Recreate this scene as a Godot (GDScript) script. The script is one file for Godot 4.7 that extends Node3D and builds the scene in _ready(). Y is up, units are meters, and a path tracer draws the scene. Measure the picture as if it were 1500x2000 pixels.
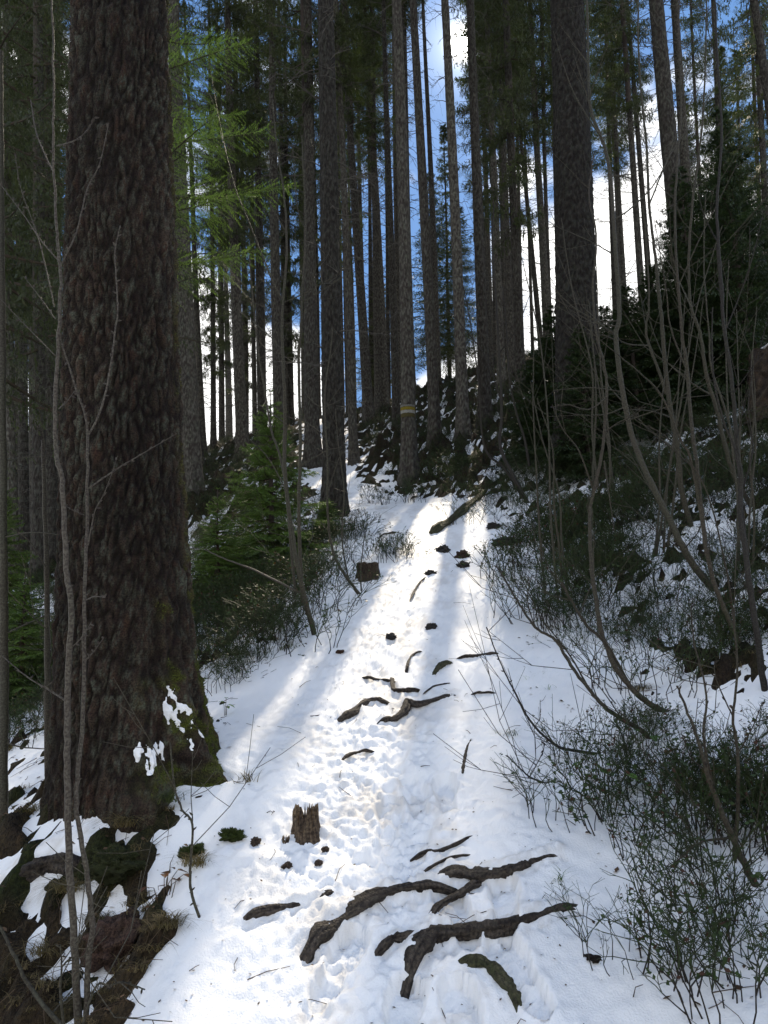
extends Node3D
# A snowy footpath climbing through a spruce forest towards the sun. y is up, metres; the walker looks along -z, d = -z.

const TREES := [
	{x=-0.589, d=9.2, k=-0.003, r=0.141, h=24, cb=9.685, cw=1.6, kind="pole", dead=1, label="dark thick spruce trunk at the left edge of the path behind the young spruce", group=""},
	{x=-0.549, d=14.5, k=-0.009, r=0.086, h=21, cb=8.43, cw=1.1, kind="pole", dead=1, label="thin dark trunk just right of the dark thick trunk left of the path", group=""},
	{x=-0.338, d=21, k=-0.022, r=0.152, h=23, cb=9.641, cw=1.2, kind="pole", dead=1, label="leftmost of the two grey trunks on the skyline left of the marked tree", group=""},
	{x=0.125, d=22.5, k=-0.014, r=0.162, h=24, cb=12.037, cw=1.1, kind="pole", dead=1, label="grey trunk standing right at the bright gap on the skyline", group=""},
	{x=0.37, d=18, k=0.011, r=0.101, h=21, cb=12.21, cw=1, kind="pole", dead=1, label="slim trunk partly hidden by the trunk with the yellow and white mark", group=""},
	{x=0.435, d=12.2, k=0.01, r=0.125, h=24, cb=9.825, cw=1.3, kind="pole", dead=0.45, label="grey spruce trunk with yellow and white trail mark beside the path", group=""},
	{x=0.978, d=13.6, k=0.003, r=0.108, h=25, cb=11.288, cw=1.3, kind="pole", dead=0.45, label="dark straight trunk next on the right of the marked spruce", group=""},
	{x=1.466, d=13.4, k=0.01, r=0.111, h=24, cb=10.971, cw=1.2, kind="pole", dead=0.45, label="grey spruce trunk just left of the sun above the grassy hummock", group=""},
	{x=1.928, d=13.8, k=0.027, r=0.113, h=25, cb=10.311, cw=1.3, kind="pole", dead=0.45, label="dark spruce trunk directly below the sun", group=""},
	{x=1.879, d=24, k=0.011, r=0.124, h=22, cb=15.326, cw=1, kind="pole", dead=0.45, label="slim trunk in the gap between the two trunks right of the marked spruce", group=""},
	{x=3.159, d=21, k=0.007, r=0.113, h=22, cb=4.992, cw=1, kind="pole", dead=1, label="slim trunk just right of the trunk below the sun", group=""},
	{x=2.959, d=18, k=0.025, r=0.102, h=23, cb=10.293, cw=1.2, kind="pole", dead=1, label="slim dark trunk with dense crown right of the sun", group=""},
	{x=3.049, d=16, k=0.03, r=0.107, h=24, cb=4.528, cw=1.3, kind="pole", dead=1, label="taller of the paired trunks between the sun and the large right trunk", group=""},
	{x=3.585, d=20, k=0.024, r=0.106, h=23, cb=9.386, cw=1.1, kind="pole", dead=1, label="thinner of the paired trunks between the sun and the large right trunk", group=""},
	{x=6.219, d=28, k=-0.02, r=0.112, h=20, cb=9.654, cw=1.1, kind="pole", dead=1, label="pale thin trunk before the white cloud, left of the large right trunk", group=""},
	{x=5.531, d=24, k=0.025, r=0.147, h=21, cb=8.265, cw=1.3, kind="pole", dead=1, label="pale grey trunk touching the left side of the large right trunk", group=""},
	{x=2.327, d=9, k=0.054, r=0.267, h=26, cb=9.9, cw=1.7, kind="pole", dead=0.35, label="massive dark rough spruce trunk right of the path, largest on the right side", group=""},
	{x=6.169, d=17, k=0.028, r=0.086, h=23, cb=6.661, cw=1.2, kind="pole", dead=1, label="slim trunk before the white cloud right of the massive trunk", group=""},
	{x=8.275, d=22, k=0.018, r=0.096, h=23, cb=7.16, cw=1.1, kind="pole", dead=1, label="thin pale trunk close beside the slim trunk before the white cloud", group=""},
	{x=8.83, d=26, k=0.042, r=0.096, h=21, cb=6.293, cw=1, kind="pole", dead=1, label="thin distant trunk just right of the massive right trunk", group=""},
	{x=5.526, d=13, k=0.009, r=0.176, h=25, cb=9.206, cw=1.4, kind="pole", dead=1, label="broad grey leaning trunk before the white cloud on the right", group=""},
	{x=7.411, d=17, k=0.039, r=0.133, h=24, cb=9.923, cw=1.3, kind="pole", dead=1, label="grey trunk half hidden right behind the broad leaning trunk", group=""},
	{x=8.125, d=14, k=-0.019, r=0.1, h=23, cb=7.975, cw=1.2, kind="pole", dead=1, label="grey trunk at the upper right corner above the dark spruce", group=""},
	{x=-3.513, d=14, k=-0.041, r=0.187, h=25, cb=11.437, cw=1.2, kind="pole", dead=1, label="grey trunk right beside the great left trunk, behind its green branch", group=""},
	{x=-4.338, d=18, k=-0.075, r=0.104, h=23, cb=10.029, cw=1.2, kind="pole", dead=1, label="slim trunk hidden close to the grey trunk beside the great left trunk", group=""},
	{x=-5.462, d=23, k=-0.049, r=0.116, h=19, cb=5.093, cw=0.95, kind="pole", dead=1, label="slender trunk with low crown right of the great trunk", group=""},
	{x=-5.747, d=27, k=-0.013, r=0.118, h=19, cb=3.654, cw=1, kind="pole", dead=1, label="slender spruce with low hanging crown above the young spruce", group=""},
	{x=-3.516, d=19, k=-0.029, r=0.156, h=23, cb=6.422, cw=1.35, kind="pole", dead=1, label="spruce with the densest dark crown, left of the centre", group=""},
	{x=-3.167, d=20, k=-0.012, r=0.13, h=24, cb=8.218, cw=1.1, kind="pole", dead=1, label="dark slim trunk right of the densest dark crown", group=""},
	{x=-2.296, d=17, k=-0.008, r=0.134, h=24, cb=10.994, cw=1.2, kind="pole", dead=1, label="straight grey trunk above the young spruce left of the path", group=""},
	{x=-1.335, d=14.5, k=-0.003, r=0.147, h=23, cb=7.747, cw=1.3, kind="pole", dead=1, label="grey trunk directly left of the dark thick trunk, in its shade", group=""},
	{x=-6.021, d=12.5, k=-0.064, r=0.083, h=22, cb=5.062, cw=1.2, kind="pole", dead=1, label="left grey trunk of the cluster at the far left edge", group=""},
	{x=-6.579, d=14, k=-0.054, r=0.095, h=22, cb=5.76, cw=1.2, kind="pole", dead=1, label="second grey trunk of the cluster at the far left edge", group=""},
	{x=-7.322, d=16, k=-0.05, r=0.09, h=22, cb=6.716, cw=1.1, kind="pole", dead=1, label="third grey trunk of the cluster at the far left edge", group=""},
	{x=-5.435, d=12.5, k=-0.049, r=0.103, h=22, cb=4.483, cw=1.2, kind="pole", dead=1, label="grey trunk right of the far left cluster, nearest the great trunk", group=""},
	{x=-3.874, d=7.6, k=-0.063, r=0.096, h=16, cb=2.729, cw=1.5, kind="lush", dead=0.6, label="large dark spruce reaching in from the left edge", group=""},
	{x=-5.172, d=11.5, k=-0.048, r=0.108, h=19, cb=4.057, cw=1.6, kind="lush", dead=1, label="dark bushy spruce between the left edge and the great trunk", group=""},
	{x=-2.14, d=6.3, k=-0.028, r=0.035, h=12, cb=2.994, cw=0.98, kind="lush", dead=0.3, label="spruce behind the great trunk whose sunny green branch shows on its right", group=""},
	{x=14.29, d=30, k=0.092, r=0.11, h=12.517, cb=0.3, cw=1.7, kind="cone", dead=1, label="distant pointed spruce with its top in the blue sky, upper right", group=""},
	{x=16.449, d=33, k=0.096, r=0.11, h=14.631, cb=0.561, cw=1.9, kind="cone", dead=1, label="distant pointed spruce at the right edge behind the dark spruce", group=""},
	{x=13.304, d=31, k=0.071, r=0.11, h=11.037, cb=2.961, cw=1.4, kind="cone", dead=1, label="distant pointed spruce showing right of the broad leaning trunk", group=""},
	{x=2.003, d=27, k=0.023, r=0.1, h=8.843, cb=1.379, cw=1.45, kind="cone", dead=1, label="short pointed spruce on the ridge in the gap left of the sun", group=""},
	{x=2.928, d=31, k=0.026, r=0.1, h=12.68, cb=2.104, cw=1.45, kind="cone", dead=1, label="taller pointed spruce on the ridge below the sun", group=""},
	{x=3.145, d=28, k=0.029, r=0.1, h=7.443, cb=1.264, cw=1.45, kind="cone", dead=1, label="lower pointed spruce on the ridge right below the sun", group=""},
	{x=0.077, d=33, k=0.011, r=0.1, h=8.091, cb=2.427, cw=1.45, kind="cone", dead=1, label="small pointed spruce on the skyline behind the two grey trunks", group=""},
	{x=-15.493, d=28.836, k=-0.044, r=0.178, h=23.439, cb=7.852, cw=0.915, kind="pole", dead=1, label="far spruce in the dense stand left of the great trunk", group="stand left of the great trunk"},
	{x=-17.17, d=32.867, k=-0.043, r=0.245, h=19.679, cb=14.284, cw=1.023, kind="pole", dead=1, label="far spruce in the dense stand left of the great trunk", group="stand left of the great trunk"},
	{x=-12.939, d=25.479, k=-0.046, r=0.125, h=20.677, cb=6.309, cw=1.283, kind="pole", dead=1, label="far spruce in the dense stand left of the great trunk", group="stand left of the great trunk"},
	{x=-14.851, d=29.943, k=-0.044, r=0.181, h=19.76, cb=16.499, cw=1.336, kind="pole", dead=1, label="far spruce in the dense stand left of the great trunk", group="stand left of the great trunk"},
	{x=-8.804, d=18.31, k=-0.037, r=0.146, h=20.736, cb=4.689, cw=1.17, kind="pole", dead=1, label="far spruce in the dense stand left of the great trunk", group="stand left of the great trunk"},
	{x=-8.336, d=18.096, k=-0.035, r=0.126, h=24.799, cb=4.899, cw=1.049, kind="pole", dead=1, label="far spruce in the dense stand left of the great trunk", group="stand left of the great trunk"},
	{x=-7.762, d=17.319, k=-0.037, r=0.098, h=20.808, cb=6.224, cw=0.902, kind="pole", dead=1, label="far spruce in the dense stand left of the great trunk", group="stand left of the great trunk"},
	{x=-8.937, d=20.758, k=-0.034, r=0.142, h=21.884, cb=8.778, cw=1.141, kind="pole", dead=1, label="far spruce in the dense stand left of the great trunk", group="stand left of the great trunk"},
	{x=-5.244, d=23.368, k=-0.012, r=0.092, h=23.499, cb=3.107, cw=0.909, kind="pole", dead=1, label="far spruce in the stand between the great trunk and the dark thick trunk", group="stand left of the centre"},
	{x=-6.523, d=30.788, k=-0.009, r=0.114, h=19.28, cb=10.509, cw=1.378, kind="pole", dead=1, label="far spruce in the stand between the great trunk and the dark thick trunk", group="stand left of the centre"},
	{x=-8.193, d=40.138, k=-0.01, r=0.246, h=21.066, cb=14.37, cw=1.162, kind="pole", dead=1, label="far spruce in the stand between the great trunk and the dark thick trunk", group="stand left of the centre"},
	{x=-4.638, d=24.593, k=-0.008, r=0.13, h=24.158, cb=8.624, cw=1.373, kind="pole", dead=1, label="far spruce in the stand between the great trunk and the dark thick trunk", group="stand left of the centre"},
	{x=-5.503, d=30.178, k=-0.006, r=0.159, h=21.04, cb=3.45, cw=1.173, kind="pole", dead=1, label="far spruce in the stand between the great trunk and the dark thick trunk", group="stand left of the centre"},
	{x=-5.001, d=29.603, k=-0.002, r=0.11, h=19.893, cb=5.103, cw=1.398, kind="pole", dead=1, label="far spruce in the stand between the great trunk and the dark thick trunk", group="stand left of the centre"},
	{x=-3.665, d=23.165, k=-0.006, r=0.118, h=21.435, cb=6.621, cw=1.197, kind="pole", dead=1, label="far spruce in the stand between the great trunk and the dark thick trunk", group="stand left of the centre"},
	{x=-4.645, d=32.936, k=0, r=0.106, h=24.496, cb=12.519, cw=1.147, kind="pole", dead=1, label="far spruce in the stand between the great trunk and the dark thick trunk", group="stand left of the centre"},
	{x=-3.244, d=25.134, k=-0.001, r=0.138, h=22.782, cb=2.787, cw=0.953, kind="pole", dead=1, label="far spruce in the stand between the great trunk and the dark thick trunk", group="stand left of the centre"},
	{x=-3.037, d=25.283, k=-0.001, r=0.106, h=21.719, cb=3.471, cw=1.326, kind="pole", dead=1, label="far spruce in the stand behind the dark thick trunk", group="stand behind the dark thick trunk"},
	{x=-3.284, d=31.978, k=0.004, r=0.146, h=21.874, cb=12.208, cw=1.102, kind="pole", dead=1, label="far spruce in the stand behind the dark thick trunk", group="stand behind the dark thick trunk"},
	{x=-2.943, d=30.294, k=0, r=0.15, h=22.762, cb=9.191, cw=1.069, kind="pole", dead=1, label="far spruce in the stand behind the dark thick trunk", group="stand behind the dark thick trunk"},
	{x=-2.378, d=27.991, k=0.003, r=0.142, h=21.168, cb=5.684, cw=1.287, kind="pole", dead=1, label="far spruce in the stand behind the dark thick trunk", group="stand behind the dark thick trunk"},
	{x=-2.456, d=36.608, k=0.005, r=0.137, h=23.227, cb=15.184, cw=1.143, kind="pole", dead=1, label="far spruce in the stand behind the dark thick trunk", group="stand behind the dark thick trunk"},
	{x=-2.015, d=37.199, k=0.011, r=0.18, h=22.898, cb=12.135, cw=0.906, kind="pole", dead=1, label="far spruce in the stand behind the dark thick trunk", group="stand behind the dark thick trunk"},
	{x=-1.172, d=27.515, k=0.008, r=0.114, h=23.9, cb=6.54, cw=1.299, kind="pole", dead=1, label="far spruce in the stand behind the dark thick trunk", group="stand behind the dark thick trunk"},
	{x=-1.7, d=32.525, k=0.007, r=0.156, h=21.1, cb=12.149, cw=1.335, kind="pole", dead=1, label="far spruce on the ridge between the dark thick trunk and the marked tree", group="trees on the ridge left of the marked tree"},
	{x=-1.428, d=39.499, k=0.006, r=0.167, h=22.176, cb=24.687, cw=1.318, kind="pole", dead=1, label="far spruce on the ridge between the dark thick trunk and the marked tree", group="trees on the ridge left of the marked tree"},
	{x=-0.589, d=29.022, k=0.01, r=0.13, h=23.382, cb=15.805, cw=1.29, kind="pole", dead=1, label="far spruce on the ridge between the dark thick trunk and the marked tree", group="trees on the ridge left of the marked tree"},
	{x=-0.357, d=32.977, k=0.015, r=0.135, h=23.648, cb=14.055, cw=1.26, kind="pole", dead=1, label="far spruce on the ridge between the dark thick trunk and the marked tree", group="trees on the ridge left of the marked tree"},
	{x=-0.051, d=22.36, k=0.015, r=0.121, h=20.314, cb=8.463, cw=1.215, kind="pole", dead=1, label="far spruce on the ridge between the dark thick trunk and the marked tree", group="trees on the ridge left of the marked tree"},
	{x=0.32, d=28.903, k=0.02, r=0.098, h=19.801, cb=14.074, cw=0.991, kind="pole", dead=1, label="far spruce on the ridge between the dark thick trunk and the marked tree", group="trees on the ridge left of the marked tree"},
	{x=0.691, d=24.713, k=0.018, r=0.104, h=22.671, cb=13.922, cw=1.019, kind="pole", dead=1, label="far spruce on the ridge behind the marked tree", group="trees on the ridge behind the marked tree"},
	{x=0.961, d=24.013, k=0.021, r=0.1, h=21.46, cb=14.575, cw=1.316, kind="pole", dead=1, label="far spruce on the ridge behind the marked tree", group="trees on the ridge behind the marked tree"},
	{x=1.116, d=24.721, k=0.018, r=0.09, h=22.271, cb=14.352, cw=1.19, kind="pole", dead=1, label="far spruce on the ridge behind the marked tree", group="trees on the ridge behind the marked tree"},
	{x=5.352, d=36.733, k=0.033, r=0.149, h=22.854, cb=16.738, cw=0.971, kind="pole", dead=1, label="far spruce on the ridge right of the sun", group="trees on the ridge right of the sun"},
	{x=4.938, d=32.149, k=0.024, r=0.141, h=22.652, cb=13.632, cw=1.347, kind="pole", dead=1, label="far spruce on the ridge right of the sun", group="trees on the ridge right of the sun"},
	{x=3.836, d=23.943, k=0.031, r=0.113, h=19.844, cb=6.83, cw=1.346, kind="pole", dead=1, label="far spruce on the ridge right of the sun", group="trees on the ridge right of the sun"},
	{x=5.111, d=29.77, k=0.039, r=0.099, h=24.835, cb=11.629, cw=1.381, kind="pole", dead=1, label="far spruce on the ridge right of the sun", group="trees on the ridge right of the sun"},
	{x=6.007, d=32.725, k=0.04, r=0.143, h=21.978, cb=12.953, cw=1.06, kind="pole", dead=1, label="far spruce on the ridge right of the sun", group="trees on the ridge right of the sun"},
	{x=5.984, d=30.852, k=0.041, r=0.115, h=19.731, cb=9.265, cw=1.122, kind="pole", dead=1, label="far spruce on the ridge right of the sun", group="trees on the ridge right of the sun"},
	{x=7.067, d=34.071, k=0.032, r=0.094, h=22.195, cb=15.076, cw=1.368, kind="pole", dead=1, label="far spruce with high crown behind the massive right trunk", group="trees behind the massive right trunk"},
	{x=5.714, d=24.422, k=0.046, r=0.086, h=24.933, cb=9.291, cw=1.204, kind="pole", dead=1, label="far spruce with high crown behind the massive right trunk", group="trees behind the massive right trunk"},
	{x=7.784, d=31.608, k=0.04, r=0.128, h=19.709, cb=10.685, cw=1.05, kind="pole", dead=1, label="far spruce with high crown behind the massive right trunk", group="trees behind the massive right trunk"},
	{x=6.954, d=26.05, k=0.049, r=0.104, h=21.786, cb=9.305, cw=1.273, kind="pole", dead=1, label="far spruce with high crown behind the massive right trunk", group="trees behind the massive right trunk"},
	{x=5.882, d=20.656, k=0.052, r=0.098, h=24.499, cb=6.08, cw=1.173, kind="pole", dead=1, label="far spruce with high crown behind the massive right trunk", group="trees behind the massive right trunk"},
	{x=9.981, d=34.011, k=0.049, r=0.117, h=23.249, cb=12.353, cw=1.141, kind="pole", dead=1, label="far spruce with high crown behind the massive right trunk", group="trees behind the massive right trunk"},
	{x=8.765, d=26.939, k=0.053, r=0.119, h=20.179, cb=9.518, cw=1.315, kind="pole", dead=1, label="far spruce with high crown behind the massive right trunk", group="trees behind the massive right trunk"},
	{x=11.54, d=35.053, k=0.047, r=0.114, h=20.718, cb=11.88, cw=1.355, kind="pole", dead=1, label="far spruce with high crown behind the massive right trunk", group="trees behind the massive right trunk"},
	{x=13.282, d=29.568, k=0.063, r=0.101, h=20.984, cb=6.54, cw=1.193, kind="pole", dead=1, label="far spruce behind the dark spruce at the right edge", group="trees behind the right dark spruce"},
	{x=10.203, d=21.368, k=0.075, r=0.109, h=23.751, cb=2.248, cw=0.913, kind="pole", dead=1, label="far spruce behind the dark spruce at the right edge", group="trees behind the right dark spruce"},
	{x=19.275, d=39.574, k=0.054, r=0.132, h=19.293, cb=5.66, cw=1.01, kind="pole", dead=1, label="far spruce behind the dark spruce at the right edge", group="trees behind the right dark spruce"},
	{x=19.714, d=39.045, k=0.065, r=0.097, h=20.755, cb=4.668, cw=0.975, kind="pole", dead=1, label="far spruce behind the dark spruce at the right edge", group="trees behind the right dark spruce"},
	{x=15.002, d=28.279, k=0.084, r=0.103, h=19.261, cb=5.626, cw=1.09, kind="pole", dead=1, label="far spruce behind the dark spruce at the right edge", group="trees behind the right dark spruce"},
	{x=11.41, d=21.151, k=0.072, r=0.105, h=24.271, cb=4.134, cw=1.116, kind="pole", dead=1, label="far spruce behind the dark spruce at the right edge", group="trees behind the right dark spruce"},
	{x=17.914, d=32.004, k=0.077, r=0.119, h=21.245, cb=7.209, cw=1.249, kind="pole", dead=1, label="far spruce behind the dark spruce at the right edge", group="trees behind the right dark spruce"},
]
const SHRUBS := [
	{name="bare_sapling", label="pale two-stemmed bare sapling in front of the great left trunk", category="sapling", stems=[
		{part="stem", r0=0.0104, r1=0.0026, pts=[Vector3(-0.877, 0.623, -2.3), Vector3(-0.886, 0.791, -2.291), Vector3(-0.904, 1.025, -2.278), Vector3(-0.913, 1.189, -2.269), Vector3(-0.917, 1.37, -2.259), Vector3(-0.918, 1.526, -2.251), Vector3(-0.91, 1.757, -2.239), Vector3(-0.925, 1.838, -2.235), Vector3(-0.937, 2.026, -2.226), Vector3(-0.943, 2.117, -2.222), Vector3(-0.959, 2.179, -2.219), Vector3(-0.967, 2.256, -2.215), Vector3(-0.967, 2.413, -2.207), Vector3(-0.962, 2.572, -2.2), Vector3(-0.961, 2.75, -2.192), Vector3(-0.971, 2.849, -2.188), Vector3(-0.981, 2.983, -2.182), Vector3(-0.992, 3.188, -2.173), Vector3(-0.997, 3.415, -2.163), Vector3(-1.009, 3.739, -2.15)]},
		{part="stem", r0=0.0082, r1=0.0038, pts=[Vector3(-0.854, 0.658, -2.3), Vector3(-0.853, 0.788, -2.296), Vector3(-0.843, 0.866, -2.293), Vector3(-0.857, 0.987, -2.289), Vector3(-0.876, 1.089, -2.286), Vector3(-0.893, 1.185, -2.282), Vector3(-0.892, 1.283, -2.279), Vector3(-0.881, 1.437, -2.274), Vector3(-0.881, 1.654, -2.268), Vector3(-0.884, 1.802, -2.263), Vector3(-0.88, 1.953, -2.259), Vector3(-0.883, 2.106, -2.255), Vector3(-0.883, 2.271, -2.25)]},
		{part="branch", r0=0.0032, r1=0.0016, pts=[Vector3(-0.883, 2.263, -2.25), Vector3(-0.847, 2.332, -2.244), Vector3(-0.821, 2.434, -2.236), Vector3(-0.809, 2.513, -2.23), Vector3(-0.801, 2.584, -2.225), Vector3(-0.793, 2.649, -2.22), Vector3(-0.798, 2.754, -2.212), Vector3(-0.801, 2.836, -2.206), Vector3(-0.785, 2.918, -2.2)]},
		{part="branch", r0=0.0032, r1=0.0016, pts=[Vector3(-0.883, 2.263, -2.25), Vector3(-0.892, 2.332, -2.239), Vector3(-0.913, 2.394, -2.228), Vector3(-0.934, 2.471, -2.215), Vector3(-0.955, 2.54, -2.204), Vector3(-0.959, 2.563, -2.2)]},
		{part="branch", r0=0.0027, r1=0.0010, pts=[Vector3(-0.878, 2.098, -2.25), Vector3(-0.785, 2.153, -2.233), Vector3(-0.705, 2.193, -2.218), Vector3(-0.602, 2.244, -2.2)]},
		{part="branch", r0=0.0026, r1=0.0013, pts=[Vector3(-0.963, 2.796, -2.2), Vector3(-0.914, 2.898, -2.188), Vector3(-0.882, 3.026, -2.174), Vector3(-0.841, 3.106, -2.164), Vector3(-0.812, 3.235, -2.15)]},
		{part="branch", r0=0.0021, r1=0.0013, pts=[Vector3(-0.994, 3.198, -2.2), Vector3(-0.923, 3.188, -2.164), Vector3(-0.871, 3.198, -2.132), Vector3(-0.833, 3.22, -2.1)]},
		{part="branch", r0=0.0021, r1=0.0014, pts=[Vector3(-0.995, 3.097, -2.2), Vector3(-1.05, 3.206, -2.233), Vector3(-1.091, 3.301, -2.261), Vector3(-1.132, 3.445, -2.3)]},
		{part="branch", r0=0.0021, r1=0.0011, pts=[Vector3(-0.976, 2.811, -2.2), Vector3(-1.04, 2.89, -2.224), Vector3(-1.105, 2.986, -2.251), Vector3(-1.17, 3.075, -2.275), Vector3(-1.237, 3.167, -2.3)]},
		{part="branch", r0=0.0016, r1=0.0008, pts=[Vector3(-0.976, 2.618, -2.2), Vector3(-1.03, 2.691, -2.238), Vector3(-1.125, 2.811, -2.3)]},
		{part="branch", r0=0.0021, r1=0.0008, pts=[Vector3(-0.979, 2.655, -2.2), Vector3(-1.021, 2.795, -2.225), Vector3(-1.07, 2.94, -2.25), Vector3(-1.141, 3.113, -2.279), Vector3(-1.174, 3.248, -2.3)]},
		{part="branch", r0=0.0016, r1=0.0008, pts=[Vector3(-0.97, 2.499, -2.2), Vector3(-1.089, 2.623, -2.251), Vector3(-1.207, 2.748, -2.3)]},
		{part="branch", r0=0.0032, r1=0.0011, pts=[Vector3(-0.918, 1.483, -2.25), Vector3(-0.988, 1.516, -2.288), Vector3(-1.078, 1.557, -2.335), Vector3(-1.198, 1.631, -2.4)]},
		{part="branch", r0=0.0019, r1=0.0008, pts=[Vector3(-0.872, 1.928, -2.25), Vector3(-0.849, 2.024, -2.232), Vector3(-0.816, 2.081, -2.22), Vector3(-0.774, 2.183, -2.2)]},
		{part="branch", r0=0.0021, r1=0.0010, pts=[Vector3(-0.873, 1.768, -2.25), Vector3(-0.831, 1.774, -2.203), Vector3(-0.781, 1.766, -2.15)]},
		{part="branch", r0=0.0021, r1=0.0010, pts=[Vector3(-0.911, 1.633, -2.25), Vector3(-0.873, 1.661, -2.227), Vector3(-0.837, 1.702, -2.2)]},
		{part="branch", r0=0.0021, r1=0.0010, pts=[Vector3(-0.868, 1.596, -2.25), Vector3(-0.835, 1.623, -2.227), Vector3(-0.8, 1.658, -2.2)]},
		{part="branch", r0=0.0021, r1=0.0010, pts=[Vector3(-0.948, 2.053, -2.25), Vector3(-0.916, 2.033, -2.229), Vector3(-0.869, 2.011, -2.2)]},
		{part="branch", r0=0.0021, r1=0.0010, pts=[Vector3(-0.974, 2.35, -2.25), Vector3(-0.934, 2.356, -2.208), Vector3(-0.887, 2.369, -2.15)]},
	]},
	{name="bare_sapling", label="thin curved bare twig rising before the foot of the great trunk", category="sapling", stems=[
		{part="stem", r0=0.0046, r1=0.0023, pts=[Vector3(-0.572, 0.847, -2.407), Vector3(-0.597, 0.91, -2.407), Vector3(-0.603, 0.98, -2.407), Vector3(-0.598, 1.108, -2.407), Vector3(-0.63, 1.152, -2.407), Vector3(-0.654, 1.226, -2.407), Vector3(-0.667, 1.344, -2.407)]},
		{part="twig", r0=0.0023, r1=0.0017, pts=[Vector3(-0.608, 1.097, -2.45), Vector3(-0.596, 1.138, -2.4)]},
	]},
	{name="bare_sapling", label="small curled dead twigs at the lower left corner", category="sapling", stems=[
		{part="stem", r0=0.0035, r1=0.0015, pts=[Vector3(-0.836, 0.713, -2.1), Vector3(-0.839, 0.79, -2.081), Vector3(-0.832, 0.854, -2.064), Vector3(-0.831, 0.912, -2.05)]},
		{part="stem", r0=0.0030, r1=0.0015, pts=[Vector3(-0.785, 0.717, -2.1), Vector3(-0.755, 0.799, -2.08), Vector3(-0.714, 0.807, -2.071), Vector3(-0.68, 0.817, -2.063), Vector3(-0.621, 0.804, -2.05)]},
		{part="stem", r0=0.0063, r1=0.0033, pts=[Vector3(-0.896, 0.683, -2.2), Vector3(-0.98, 0.746, -2.233), Vector3(-1.048, 0.824, -2.267), Vector3(-1.117, 0.906, -2.3)]},
		{part="twig", r0=0.0025, r1=0.0010, pts=[Vector3(-0.847, 0.841, -2.1), Vector3(-0.815, 0.87, -2.083), Vector3(-0.79, 0.851, -2.068), Vector3(-0.785, 0.824, -2.05)]},
	]},
	{name="bare_sapling", label="tall slender bare saplings at the left path edge before the young spruce", category="sapling", stems=[
		{part="stem", r0=0.0171, r1=0.0033, pts=[Vector3(-0.45, 1.69, -4.798), Vector3(-0.501, 1.901, -4.785), Vector3(-0.561, 2.218, -4.766), Vector3(-0.612, 2.702, -4.737), Vector3(-0.604, 3.112, -4.714), Vector3(-0.612, 3.498, -4.692), Vector3(-0.607, 3.787, -4.676), Vector3(-0.573, 4.167, -4.656), Vector3(-0.583, 4.537, -4.636), Vector3(-0.626, 4.916, -4.616), Vector3(-0.648, 5.228, -4.6)]},
		{part="stem", r0=0.0131, r1=0.0034, pts=[Vector3(-0.547, 1.948, -5), Vector3(-0.554, 2.495, -4.963), Vector3(-0.533, 2.968, -4.932), Vector3(-0.534, 3.523, -4.897), Vector3(-0.516, 3.698, -4.886), Vector3(-0.5, 3.964, -4.869), Vector3(-0.465, 4.414, -4.841), Vector3(-0.472, 4.875, -4.813), Vector3(-0.474, 5.1, -4.8)]},
		{part="stem", r0=0.0097, r1=0.0037, pts=[Vector3(-0.607, 2.007, -5.1), Vector3(-0.67, 2.777, -5.134), Vector3(-0.756, 3.108, -5.148), Vector3(-0.809, 3.447, -5.162), Vector3(-0.845, 3.679, -5.171), Vector3(-0.881, 4.033, -5.185), Vector3(-0.912, 4.437, -5.2)]},
		{part="branch", r0=0.0057, r1=0.0022, pts=[Vector3(-0.616, 3.875, -4.75), Vector3(-0.687, 4.019, -4.743), Vector3(-0.769, 4.253, -4.734), Vector3(-0.828, 4.417, -4.727), Vector3(-0.911, 4.639, -4.717), Vector3(-0.951, 4.805, -4.711), Vector3(-1.018, 5.08, -4.7)]},
		{part="branch", r0=0.0045, r1=0.0022, pts=[Vector3(-0.59, 4.338, -4.7), Vector3(-0.643, 4.45, -4.7), Vector3(-0.71, 4.582, -4.7)]},
		{part="branch", r0=0.0045, r1=0.0022, pts=[Vector3(-0.477, 3.829, -4.7), Vector3(-0.363, 3.875, -4.659), Vector3(-0.202, 3.946, -4.6)]},
		{part="branch", r0=0.0045, r1=0.0022, pts=[Vector3(-0.596, 3.833, -4.7), Vector3(-0.378, 3.912, -4.66), Vector3(-0.074, 4.082, -4.6)]},
		{part="branch", r0=0.0045, r1=0.0018, pts=[Vector3(-0.597, 3.483, -4.7), Vector3(-0.728, 3.657, -4.771), Vector3(-0.911, 3.844, -4.853), Vector3(-1.023, 3.943, -4.9)]},
		{part="branch", r0=0.0045, r1=0.0018, pts=[Vector3(-0.587, 3.007, -4.7), Vector3(-0.738, 3.146, -4.804), Vector3(-0.887, 3.269, -4.9)]},
		{part="branch", r0=0.0045, r1=0.0022, pts=[Vector3(-0.496, 3.037, -4.7), Vector3(-0.396, 2.951, -4.646), Vector3(-0.324, 2.863, -4.6)]},
		{part="branch", r0=0.0046, r1=0.0018, pts=[Vector3(-0.611, 2.6, -4.8), Vector3(-0.747, 2.852, -4.852), Vector3(-0.938, 3.043, -4.9)]},
		{part="branch", r0=0.0034, r1=0.0016, pts=[Vector3(-0.452, 4.332, -4.7), Vector3(-0.503, 4.5, -4.669), Vector3(-0.516, 4.9, -4.6)]},
		{part="branch", r0=0.0045, r1=0.0016, pts=[Vector3(-0.514, 2.739, -4.7), Vector3(-0.334, 2.814, -4.632), Vector3(-0.244, 2.818, -4.6)]},
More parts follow.
